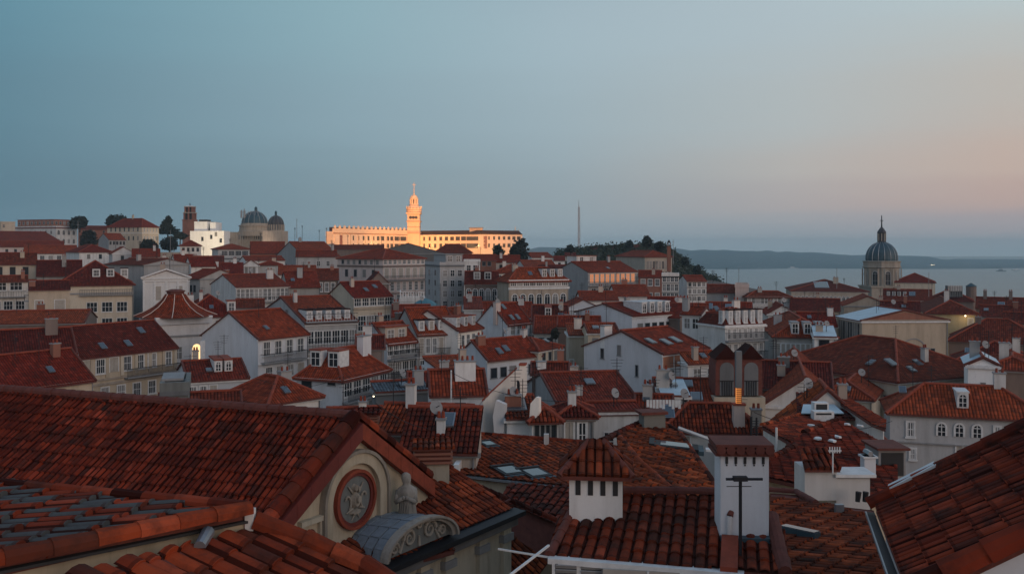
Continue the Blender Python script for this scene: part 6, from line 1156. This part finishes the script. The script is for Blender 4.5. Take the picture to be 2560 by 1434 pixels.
for z0,z1,r in ((549,533,12.5),(531,518,10.8)):
    for i in range(3):
        for j in range(3):
            if i==1 and j==1: continue
            x=(i-1)*(r-2)*s; y=(j-1)*(r-2)*s; b.box(x-1.8*s,y-1.8*s,(590-z0)*s,x+1.8*s,y+1.8*s,(590-z1)*s,'brick')
    b.box(-r*1.08*s,-r*1.08*s,(590-z1)*s,r*1.08*s,r*1.08*s,(590-z1+2)*s,'stone'); b.box(-(r-4)*s,-(r-4)*s,(590-z0)*s,(r-4)*s,(r-4)*s,(590-z1)*s,'dark')
b.build('belfry',T); b=MB(); b.lathe(0,0,[(9*s*q2,(590-516)*s),(6*s*q2,(590-514)*s)],4,'trim',a45); b.tube((0,0,(590-514)*s),(0,0,(590-508)*s),.25,'iron'); b.build('cap',T)
# ============================ left basilica
T=empty('basilica',P(632,612,524)); tag(T,'stone basilica with a great ribbed grey dome and thin scaffolding','church'); s=524/F
def zz(py): return (612-py)*s
b=MB(); b.box(-56*s,-2,-6,30*s,16,zz(580),'stone'); b.lathe(0,4,[(40*s,zz(590)),(40*s,zz(578)),(38*s,zz(577)),(37*s,zz(566))],24,'stone'); b.lathe(0,4,[(39*s,zz(566)),(39.5*s,zz(563)),(34*s,zz(562)),(34*s,zz(558))],24,'stone'); b.build('wall',T)
for i in range(13):
    bb=MB(); x=(-34+i*5.5)*s; bb.box(x-.9*s,-2.35,-2,x+.9*s,-2.0,zz(582),'stone'); bb.build('pilaster',T)
for i in range(11): put_window(T,'d',.8,2.6,(-31+i*6.0)*s,-2.01,zz(598),0,False)
b=MB(); pr=[(32*s*math.cos(t),zz(558)+31*s*math.sin(t)) for t in [math.pi/2*i/9 for i in range(9)]]+[(4*s,zz(527.5))]; b.lathe(0,4,pr,28,'lead')
for i in range(14):
    a=2*math.pi*i/14; pv=None
    for r,z in pr:
        q=Vector((r*1.01*math.cos(a),4+r*1.01*math.sin(a),z))
        if pv is not None: b.tube(pv,q,.16,'trimgrey',4)
        pv=q
b.build('dome',T,False); b=MB(); b.lathe(3*s,4,[(4*s,zz(530)),(3.4*s,zz(521)),(4.4*s,zz(520.5)),(3*s,zz(518)),(.4*s,zz(515))],8,'lead'); b.build('lantern',T)
for dx,tp in ((-27,524),(-20,520)): b=MB(); b.lathe(dx*s,-1,[(2.6*s,zz(545)),(2.4*s,zz(530)),(3.0*s,zz(529)),(1.6*s,zz(526)),(.3*s,zz(tp))],8,'trimgrey'); b.build('finial',T)
for dx in (-16,-10,-4,2,8,14): b=MB(); b.tube((dx*s,-1.,zz(566)),(dx*s,-1.,zz(526)),.14,'trimgrey',4); b.build('scaffold_pole',T)
T=empty('dome_pavilion',P(685,612,500)); tag(T,'smaller dark ribbed dome with a pointed lantern beside the basilica','church'); s=500/F
b=MB(); b.box(-26*s,-2,-8,24*s,10,zz(577),'stone'); b.lathe(0,4,[(20.5*s,zz(580)),(20.5*s,zz(575))],20,'stone'); b.build('wall',T)
b=MB(); b.lathe(0,4,[(19.5*s,zz(575)),(19.5*s,zz(560))],20,'dgrey')
for i in range(20): a=2*math.pi*i/20; b.lathe(20*s*math.cos(a),4+20*s*math.sin(a),[(.3,zz(575)),(.3,zz(561))],5,'stone')
b.build('drum',T); b=MB(); pr=[(20*s*math.cos(t),zz(561)+23*s*math.sin(t)) for t in [math.pi/2*i/8 for i in range(8)]]+[(3*s,zz(538))]; b.lathe(0,4,pr,24,'leaddark')
for i in range(12):
    a=2*math.pi*i/12; pv=None
    for r,z in pr:
        q=Vector((r*1.01*math.cos(a),4+r*1.01*math.sin(a),z))
        if pv is not None: b.tube(pv,q,.13,'dgrey',4)
        pv=q
b.build('dome',T); b=MB(); b.lathe(0,4,[(3.2*s,zz(539)),(2.8*s,zz(531)),(3.4*s,zz(530)),(.3*s,zz(525))],8,'lead'); b.build('lantern',T)
# ============================ domed church by the river
T=empty('domed_church',P(2221,755,330)); tag(T,'grey stone church tower carrying a ribbed slate blue dome and cross','church'); s=330/F
def zz(py): return (755-py)*s
cy=6.
b=MB(); b.box(-42*s,0,-4,10*s,12,zz(718),'stone'); b.box(10*s,1,-4,46*s,12,zz(722),'stone'); b.box(-44*s,-.4,zz(719),46*s,12.4,zz(715),'stone'); b.build('wall',T)
b=MB(); b.lathe(0,cy,[(42*s,zz(716)),(42*s,zz(671)),(46*s,zz(669)),(46*s,zz(667)),(44*s,zz(666)),(44*s,zz(656)),(46*s,zz(655)),(46*s,zz(653)),(40*s,zz(652))],8,'stone',math.pi/8); dr_=b.build('drum',T)
ap=42*s*math.cos(math.pi/8)
for i in range(8):
    a=-math.pi/2+i*math.pi/4
    for w_ in (-.33,.33):
        bb=MB(); M=Matrix.Rotation(a+math.pi/2,4,'Z'); q=Vector((0,cy,0)); MM=Matrix.Translation(q)@M; x=w_*ap*2*.41*2*1.15; bb.box(x-.28,-ap-.22,zz(715),x+.28,-ap,zz(672),'stone',MM); bb.build('pilaster',T)
    q=Vector((math.cos(a)*(ap+.02),cy+math.sin(a)*(ap+.02),zz(710))); o=put_window(T,'t',1.8,4.8,q.x,q.y,zz(712),a+math.pi/2,False)
b=MB(); pr=[(38*s,zz(652)),(38.6*s,zz(647))]+[(38.6*s*math.cos(t),zz(645)+41*s*math.sin(t)) for t in [math.pi/2*i/10 for i in range(1,9)]]+[(10*s,zz(604.5))]; b.lathe(0,cy,pr,32,'lead')
for i in range(16):
    a=2*math.pi*(i+.5)/16; pv=None
    for r,z in pr:
        q=Vector((r*1.01*math.cos(a),cy+r*1.01*math.sin(a),z))
        if pv is not None: b.tube(pv,q,.11,'metal',4)
        pv=q
b.build('dome',T)
b=MB(); b.lathe(0,cy,[(11*s,zz(605)),(11*s,zz(602)),(9.2*s,zz(601)),(9.2*s,zz(583)),(11.5*s,zz(582)),(11.5*s,zz(579)),(6*s,zz(571)),(1.6*s,zz(566))],8,'leaddark')
for i in range(8): a=2*math.pi*i/8+math.pi/8; b.lathe(9.6*s*math.cos(a),cy+9.6*s*math.sin(a),[(.18,zz(602)),(.18,zz(583))],6,'stone')
b.build('lantern',T); b=MB(); b.lathe(0,cy,[(.3,zz(567)),(2.*s,zz(564)),(2.*s,zz(562)),(.25,zz(560)),(.16,zz(537))],8,'iron'); b.box(-4.2*s,cy-.1,zz(551),4.2*s,cy+.1,zz(549.5),'iron'); b.build('cross',T)
CTRL+= [(P(2205,755,330).x,335.,zp(770,330))]
# round turret, white plant sign, brick obelisk, mast
T=empty('water_turret',P(2428,745,240)); tag(T,'round brown water turret with a conical grey cap on the roofs','turret'); s=240/F; b=MB(); b.lathe(0,0,[(12*s,-4),(12*s,29*s)],12,'brown'); b.build('drum',T); b=MB(); b.lathe(0,0,[(13*s,29*s),(12*s,31*s),(1*s,38*s)],12,'lead'); b.build('cap',T)
T=empty('rooftop_plant',P(2386,727,232)); tag(T,'white louvred rooftop plant standing on the dark hipped roof','rooftop plant'); s=232/F; b=MB()
for i in range(6): b.box(-17*s,0,i*2.4*s,19*s,1.2,i*2.4*s+1.3*s,'trim')
b.build('louvre',T); b=MB()
for i in range(7): b.box((-17+i*6)*s,-.1,-1.5,(-16+i*6)*s,1.3,13.5*s,'trimgrey')
b.build('frame',T)
T=empty('brick_obelisk',P(1673,655,290)); tag(T,'slender dark brick chimney tower on the edge of the wooded hill','tower'); s=290/F; b=MB(); b.box(-4.5*s,0,-3,4.5*s,9*s,40*s,'brick'); b.build('shaft',T); b=MB(); b.box(-5*s,-.3,40*s,5*s,9.5*s,41.5*s,'dark'); 
for x in (-4,2.6): b.box(x*s,0,41.5*s,(x+1.4)*s,3*s,48*s,'brick')
b.lathe(0,4*s,[(5*s,48*s),(3*s,52*s),(.5*s,56*s)],6,'dark'); b.build('cap',T)
T=empty('radio_mast',P(1447,622,880)); tag(T,'tall slim lattice radio mast rising alone above the hill','mast'); s=880/F; b=MB(); r=3.2*s; Hm=104*s
for i in range(3):
    a=2*math.pi*i/3; b.tube((r*math.cos(a),r*math.sin(a),-4),(r*.7*math.cos(a),r*.7*math.sin(a),Hm),.28,'trimgrey',5)
for j in range(22):
    z0,z1=Hm*j/22,Hm*(j+1)/22; rr_=r*(1-.3*j/22)
    for i in range(3): a,c=2*math.pi*i/3,2*math.pi*(i+1)/3; b.tube((rr_*math.cos(a),rr_*math.sin(a),z0),(rr_*math.cos(c),rr_*math.sin(c),z1),.14,'redpaint' if (j//3)%2 else 'trimgrey',4)
b.build('lattice',T); b=MB(); b.tube((0,0,Hm),(0,0,Hm+20*s),.35,'trimgrey',6,.1); b.build('spike',T)
for px,py0,py1,D,lab in ((1683,598,645,285,'thin pale flagpole beside the slender brick tower'),(426,575,700,190,'tall thin aerial rod rising over the crowded red roof'),(433,618,690,190,'shorter thin aerial rod over the crowded red roof'),(195,552,622,330,'white pole at the corner of the glazed attic block'),(2092,668,705,290,'thin rod on the roof of the long stone palace'),(1847,668,715,205,'thin rod rising before the river'),(2322,680,722,232,'thin rod between the cream hall and the white plant'),(742,545,585,420,'thin mast with a small head beyond the second dome'),(1855,1120,1235,15.9,'') ):
    if not lab: continue
    T=empty('rod',P(px,py1,D)); tag(T,lab,'pole'); b=MB(); h=(py1-py0)/F*D; b.tube((0,0,-2),(0,0,h),D*.00036,'trimgrey',5,D*.0002); b.tube((-h*.05,0,h*.86),(h*.05,0,h*.86),D*.0002,'trimgrey',4); b.build('pole',T)
# teal canopy
T=empty('canopy',P(1060,770,142)); tag(T,'flattened teal canopy roof with faint ribs between the buildings','canopy'); s=142/F; b=MB(); n_=10
b.lathe(0,2,[(37*s,0),(30*s,9*s),(18*s,17*s),(5*s,22*s),(.1,23*s)],n_,'teal',cap=False); b.build('roof_cloth',T)
b=MB(); b.lathe(0,2,[(36*s,-5),(36*s,-.02)],n_,'grey'); b.build('drum_wall',T)
# ============================ vegetation
def leaves(name,par,blobs,n,size,mat,seed=1,squash=1.):
    r=random.Random(seed); vs=[];fs=[]
    for (cx,cy,cz,rx,ry,rz_),cnt in blobs:
        for _ in range(cnt):
            while True:
                x,y,z=r.uniform(-1,1),r.uniform(-1,1),r.uniform(-1,1); d=x*x+y*y+z*z
                if d<1 and d>r.random()*.55: break
            k=(1+.16*math.sin(x*7+cx)+.14*math.sin(z*9+cy))*(1.25 if r.random()<.06 else 1); p=Vector((cx+x*rx*k,cy+y*ry*k,cz+z*rz_*k)); s_=size*r.uniform(.6,1.3)
            a=Vector((r.gauss(0,1),r.gauss(0,1),r.gauss(0,1))).normalized(); c=a.orthogonal().normalized(); d_=a.cross(c); b_=len(vs)
            vs+= [tuple(p+c*s_),tuple(p+d_*s_*.8),tuple(p-c*s_*.9),tuple(p-d_*s_*.8+a*s_*.3)]; fs.append((b_,b_+1,b_+2,b_+3))
    me=bpy.data.meshes.new(name); me.from_pydata(vs,[],fs); me.materials.append(MATS[mat]); o=bpy.data.objects.new(name,me); COL.objects.link(o); o.parent=par; return o
def tree(px0,px1,pyt,pyb,D,label,kind='round',mat='leafdark',seed=1,group=None,name=None):
    cx=(px0+px1)/2; T=empty(name or {'round':'tree','cone':'conifer_tree','flat':'umbrella_pine_tree'}.get(kind,'tree'),P(cx,pyb,D)); tag(T,label,'tree' if kind!='hedge' else 'shrub',group)
    s=D/F; w=(px1-px0)/2*s; h=(pyb-pyt)*s; r=random.Random(seed); b=MB()
    b.tube((0,0,-3),(w*.05,0,h*.45),w*.09,'bark',7,w*.05)
    for i in range(5): a=r.uniform(0,6.28); b.tube((w*.04,0,h*.3),(w*.45*math.cos(a),w*.45*math.sin(a),h*.65),w*.045,'bark',5,w*.02)
    b.build('trunk',T); bl=[]
    if kind=='cone':
        for i in range(7): t=i/7; rr=w*(1-t)*r.uniform(.8,1.1)+.1*w; bl.append(((r.uniform(-.15,.15)*w,0,h*(.18+.78*t),rr,rr,h*.10),int(900*(1-t)+120)))
    elif kind=='flat':
        for i in range(10): x=r.uniform(-.6,.6); bl.append(((x*w,r.uniform(-.3,.3)*w,h*(.36-.25*x*x+r.uniform(-.08,.14)),w*.42,w*.45,h*.46),520))
    else:
        for i in range(11): a=r.uniform(0,6.28); q=r.uniform(.1,.62); zf=r.uniform(.3,.82); bl.append(((w*q*math.cos(a)*(1.15-zf*.6),w*q*math.sin(a),h*zf,w*.42,w*.42,h*.2),230))
        bl.append(((0,0,h*.5,w*.72,w*.72,h*.42),600))
    leaves('crown',T,bl,0,w*.085+.08,mat,seed)
tree(177,222,540,566,455,'domed dark stone pine between the glazed attic block and the low wall','flat',seed=2)
tree(267,320,537,566,450,'wide domed dark stone pine behind the hipped villa','flat',seed=3)
tree(396,442,537,590,440,'pointed dark conifer between the villa and the brick tower','cone',seed=4)
tree(196,246,576,622,370,'dark clipped round tree below the low rust brown building','round',seed=5)
tree(348,400,598,628,345,'dark rounded shrub in front of the hipped villa','hedge',seed=6,name='shrub')
tree(396,450,590,630,350,'taller dark shrub nearest the small house with four windows','hedge',seed=7,name='shrub')
tree(430,470,580,600,430,'low dark tree at the foot of the brick bell tower','round',seed=8)
tree(1268,1330,596,662,300,'big black round tree standing before the lit convent end','round',seed=9)
tree(1228,1262,612,640,310,'small reddish tree before the lit convent wall','round','leaf',seed=10)
tree(1602,1634,590,622,330,'tall round tree crowning the wooded hill','round',seed=11)
tree(1632,1668,604,632,330,'lower tree beside the tallest one on the wooded hill','round',seed=12)
tree(1412,1440,612,634,395,'small leaning tree at the mast end of the wooded hill','round',seed=31)
tree(1560,1586,600,622,410,'bushy tree beside the stone shed on the hill','round',seed=32)
tree(1700,1724,640,668,380,'dark tree on the falling shoulder of the wooded hill','round',seed=33)
tree(1730,1756,662,692,380,'dark tree low on the wooded slope towards the river','round',seed=34)
tree(2118,2140,858,890,118,'small leafy shrub beside the beige hall wall','hedge','leaf',seed=13,name='shrub')
tree(1376,1400,820,850,104,'dark little tree behind the narrow cream tower house','round',seed=14)
# wooded hill
def ridge_y(px):
    k=[(1385,645),(1410,630),(1450,622),(1530,618),(1600,615),(1660,618),(1690,640),(1710,655),(1740,676),(1790,706)]
    for (a,ya),(b_,yb) in zip(k[:-1],k[1:]):
        if px<=b_: return ya+(yb-ya)*(px-a)/(b_-a)
    return 706
b=MB(); rows=[]
for j,(dD,dy) in enumerate(((-70,75),(-45,45),(-22,20),(0,0),(60,12),(130,60))):
    rows.append([tuple(P(px,ridge_y(px)+dy+3*math.sin(px*.09+j),430+dD)) for px in range(1375,1811,15)])
vs=[v for r_ in rows for v in r_]; nn=len(rows[0]); b.raw(vs,[(j*nn+i,j*nn+i+1,(j+1)*nn+i+1,(j+1)*nn+i) for j in range(len(rows)-1) for i in range(nn-1)],'hillgreen'); struct(b.build('hill'))
bl=[]; rn=random.Random(8)
for i in range(480):
    px=rn.uniform(1395,1792); t=rn.random()**1.3; D=430-60*t; q=P(px,ridge_y(px)+t*60+2,D); rr=rn.uniform(1.3,3.0)*(1.4 if rn.random()<.15 else 1); bl.append(((q.x,q.y,q.z+.3,rr*1.5,rr,rr),100))
struct(leaves('woodland',None,bl,0,.45,'leaf',21),'stuff')
# convent hill ruins wall on hill
# ============================ terrain, water, far shore
CTRL+= [(-120,640,zp(668,600)),(-60,760,zp(650,700)),(40,780,zp(640,780)),(-300,640,70.),(-420,480,66.),(0,2,60.),(-14,20,62.),(20,20,62.),(-60,900,60.),(250,500,10.),(330,420,20.),(450,300,20.),(300,600,-6.),(60,1000,20.),(-500,900,60.),(120,560,30.),(-30,-40,60),(60,-40,60),(180,480,18.)]
def gz(x,y):
    s_=0;w_=0
    for cx,cy_,cz in CTRL:
        d2=(x-cx)**2+(y-cy_)**2+30; q=1/d2**1.6; s_+=q*cz; w_+=q
    return s_/w_
xs=[-900,-700,-560]+[-480+20*i for i in range(49)]+[520,600,700,850]; ys=[-80,-40]+[12*i for i in range(0,30)]+[360+22*i for i in range(0,26)]+[960,1060]
b=MB(); vs=[]
for y in ys:
    for x in xs:
        z=gz(x,y) if y<930 else 40
        if x>60 and y>430: z-= min(1,(y-430)/160)*min(1,(x-60)/80)*90
        if y>930: z=-5
        vs.append((x,y,z))
nx=len(xs); b.raw(vs,[(j*nx+i,j*nx+i+1,(j+1)*nx+i+1,(j+1)*nx+i) for j in range(len(ys)-1) for i in range(nx-1)],'soil'); struct(b.build('ground',None,True))
m,nt,bs=nm('water'); g=N(nt,'NewGeometry').outputs['Position']; bs.inputs['Base Color'].default_value=(.030,.052,.062,1); bs.inputs['Roughness'].default_value=.32
h=mth(nt,'ADD',noise(nt,mapping(nt,g,(.012,.06,1)),1.,5,.6),mth(nt,'MULTIPLY',noise(nt,mapping(nt,g,(.12,.4,1)),1.,3,.6),.35)); bump(nt,bs,h,.35,1.2)
c=mix(nt,ramp(nt,noise(nt,mapping(nt,g,(.0009,.006,1)),1.,4,.55),.35,.7),(.035,.06,.07),(.075,.11,.12)); lk(nt,c,bs.inputs['Base Color'])
b=MB(); b.face([(-6000,-500,0),(9000,-500,0),(9000,9000,0),(-6000,9000,0)],'water'); struct(b.build('water'))
tile_=None
m,nt,bs=nm('farland'); g=N(nt,'NewGeometry').outputs['Position']; c=mix(nt,ramp(nt,noise(nt,g,.006,5,.7),.4,.6),(.035,.062,.070),(.055,.085,.085)); c=mix(nt,ramp(nt,noise(nt,mapping(nt,g,(.02,.02,.09)),1.,3,.7),.63,.67),c,(.22,.21,.20)); lk(nt,c,bs.inputs['Base Color']); bs.inputs['Roughness'].default_value=.95
def far_y(px):
    k=[(-200,640),(1300,622),(1390,618),(1500,617),(1700,621),(1760,626),(1850,625),(1900,629),(2000,628),(2060,634),(2150,640),(2240,637),(2310,639),(2350,648),(2440,653),(2560,651),(2900,655)]
    for (a,ya),(b_,yb) in zip(k[:-1],k[1:]):
        if px<=b_: return ya+(yb-ya)*(px-a)/(b_-a)+1.6*math.sin(px*.045)+1.0*math.sin(px*.11)+.7*math.sin(px*.31)
    return 655
b=MB(); rows=[]
for t in (0,.12,.35,.6,.85,1.,1.0):
    D=3540+1300*t; rows.append([tuple(Vector((P(px,600,D).x,D+90*math.sin(px*.02),max(-1.5,(zp(far_y(px),4840))*t**.75)))) if t>0 else tuple(Vector((P(px,600,D).x,D+60*math.sin(px*.013),-1.5))) for px in range(-260,2950,14)])
rows[-1]=[(x,y+900,z*.6) for x,y,z in rows[-1]]
vs=[v for r_ in rows for v in r_]; nn=len(rows[0]); b.raw(vs,[(j*nn+i,j*nn+i+1,(j+1)*nn+i+1,(j+1)*nn+i) for j in range(len(rows)-1) for i in range(nn-1)],'farland'); struct(b.build('hills',None,True))
T=empty('harbour_lamp',P(2331,662,3700)); tag(T,'bright harbour lamp group shining on the far shore','lamp'); s=3700/F; b=MB()
for dx in (-3,0,4): b.lathe(dx*s,0,[(.1,-1.),(1.4,0),(.1,1.)],8,'lampwhite')
b.build('bulb',T,True); b=MB(); b.tube((-9*s,5,-2),(9*s,5,-2),1.5,'trimgrey'); b.build('quay_frame',T)
for px,py,L_,lab in ((2540,676,30,'pale ferry on the river close to the far shore'),(2503,678,34,'long low dark barge on the river'),(2165,687,26,'small dark boat beside the domed church'),(1982,671,40,'pale moored ship under the far shore')):
    D=EYE*F/(py-HY); T=empty('boat',Vector((P(px,py,D).x,D,0))); tag(T,lab,'boat'); b=MB(); L2=L_/2; w_=4
    b.raw([(-L2,-w_,2.5),(L2*.8,-w_,2.5),(L2*1.1,0,3),(L2*.8,w_,2.5),(-L2,w_,2.5),(-L2*.9,-w_*.7,-.5),(L2*.75,-w_*.7,-.5),(L2*.9,0,-.5),(L2*.75,w_*.7,-.5),(-L2*.9,w_*.7,-.5)],[(0,1,2,3,4),(9,8,7,6,5),(0,5,6,1),(1,6,7,2),(2,7,8,3),(3,8,9,4),(4,9,5,0)],'trim' if 'pale' in lab else 'dgrey'); b.build('hull',T)
    b=MB(); b.box(-L2*.5,-2.5,2.6,L2*.3,2.5,6.5,'trim' if 'pale' in lab else 'dgrey'); b.box(-L2*.3,-1.5,6.5,L2*.05,1.5,8.5,'trimgrey'); b.build('cabin',T)
# haze
b=MB(); b.box(-3900,-200,-3,5200,6300,140,'dark'); hz=b.build('haze'); m=bpy.data.materials.new('hazevol'); m.use_nodes=True; nt=m.node_tree; nt.nodes.clear(); out=nt.nodes.new('ShaderNodeOutputMaterial'); v=nt.nodes.new('ShaderNodeVolumePrincipled'); v.inputs['Color'].default_value=(.62,.89,1.,1); v.inputs['Density'].default_value=HAZE; nt.links.new(v.outputs[0],out.inputs['Volume']); hz.data.materials.clear(); hz.data.materials.append(m); hz['kind']='stuff'
hz.data.polygons.foreach_set('material_index',[0]*6)
# ============================ world, sun, camera
wd=bpy.data.worlds.new('World'); bpy.context.scene.world=wd; wd.use_nodes=True; nt=wd.node_tree; nt.nodes.clear()
out=nt.nodes.new('ShaderNodeOutputWorld'); bg=nt.nodes.new('ShaderNodeBackground'); nt.links.new(bg.outputs[0],out.inputs[0])
tc_=nt.nodes.new('ShaderNodeTexCoord').outputs['Generated']; sp=N(nt,'SeparateXYZ'); lk(nt,tc_,sp.inputs[0])
az=mth(nt,'ARCTAN2',sp.outputs[0],sp.outputs[1])   # 0 straight ahead, + to the east
stv=noise(nt,mapping(nt,tc_,(2.2,2.2,26.)),1.6,4,.55); zel=mth(nt,'ADD',sp.outputs[2],mth(nt,'MULTIPLY',mth(nt,'SUBTRACT',stv,.5),.035))
def lin(c): return tuple(((x/255+.055)/1.055)**2.4 if x>10 else x/255/12.92 for x in c)
BK=(.45,(136,154,172)); ZN=(1,(114,138,168))
SK={ -110:[(0,(165,160,162)),(.05,(168,163,163)),(.14,(162,163,168)),(.245,(156,164,174)),BK,ZN],
      -30:[(0,(99,130,146)),(.05,(91,124,141)),(.14,(95,132,149)),(.245,(98,141,159)),(.45,(120,145,162)),ZN],
      -10:[(0,(134,155,167)),(.05,(127,150,161)),(.14,(138,164,176)),(.245,(141,173,184)),BK,ZN],
      3:[(0,(150,165,174)),(.05,(149,164,172)),(.14,(157,176,185)),(.22,(162,183,193)),BK,ZN],
      17:[(0,(153,165,173)),(.02,(158,163,169)),(.045,(174,168,168)),(.08,(181,178,175)),(.14,(177,185,187)),(.245,(175,190,197)),ZN],
      28:[(0,(153,164,171)),(.03,(168,160,163)),(.052,(188,166,159)),(.08,(194,175,165)),(.15,(188,183,177)),(.245,(183,196,199)),ZN],
      110:[(0,(205,165,148)),(.05,(212,170,150)),(.14,(200,176,164)),(.245,(185,178,174)),BK,ZN],
     }
SKM=1.0
def skr(st):
    r=N(nt,'ValToRGB'); r.color_ramp.interpolation='B_SPLINE' if False else 'EASE'; e=r.color_ramp.elements
    while len(e)<len(st): e.new(.5)
    for i,(p_,c_) in enumerate(st): e[i].position=p_; e[i].color=(*[v*SKM for v in lin(c_)],1)
    lk(nt,zel,r.inputs[0]); return r.outputs[0]
ks=sorted(SK); cur=skr(SK[ks[0]])
for k0,k1 in zip(ks[:-1],ks[1:]):
    mr=N(nt,'MapRange'); mr.interpolation_type='SMOOTHSTEP' if k1>40 or k0<-40 else 'LINEAR'; lk(nt,az,mr.inputs[0]); mr.inputs[1].default_value=rad(k0); mr.inputs[2].default_value=rad(k1); cur=mix(nt,mr.outputs[0],cur,skr(SK[k1]))
# physical twilight sky under the measured colours
ns=nt.nodes.new('ShaderNodeTexSky'); ns.sky_type='NISHITA'; ns.sun_disc=False; ns.sun_elevation=rad(1.5); ns.sun_rotation=rad(110)
fin=N(nt,'Mix',data_type='RGBA',blend_type='ADD'); fin.inputs[0].default_value=.004; lk(nt,cur,fin.inputs[6]); lk(nt,ns.outputs[0],fin.inputs[7]); lk(nt,fin.outputs[2],bg.inputs[0]); bg.inputs[1].default_value=1.
sl=bpy.data.lights.new('sun','SUN'); sl.energy=.78; sl.angle=rad(38); sl.color=(1.,.78,.66); so=bpy.data.objects.new('sun',sl); COL.objects.link(so)
el,azm=rad(16),rad(135); dv=Vector((math.sin(azm)*math.cos(el),math.cos(azm)*math.cos(el),math.sin(el))); so.rotation_euler=dv.to_track_quat('Z','Y').to_euler()
cam=bpy.data.cameras.new('camera'); co=bpy.data.objects.new('camera',cam); COL.objects.link(co); co.location=(0,0,EYE); co.rotation_euler=(math.pi/2,0,0); cam.sensor_width=36; cam.lens=F/2560*36; cam.shift_y=-(717-HY)/2560; cam.clip_start=.1; cam.clip_end=30000
sc=bpy.context.scene; sc.camera=co; sc.view_settings.view_transform='Standard'; sc.view_settings.look='None'; sc.view_settings.exposure=0; sc.view_settings.gamma=1
sc.cycles.use_denoising=True; sc.cycles.max_bounces=5; sc.cycles.diffuse_bounces=3; sc.cycles.volume_bounces=1; sc.cycles.caustics_reflective=False; sc.cycles.caustics_refractive=False
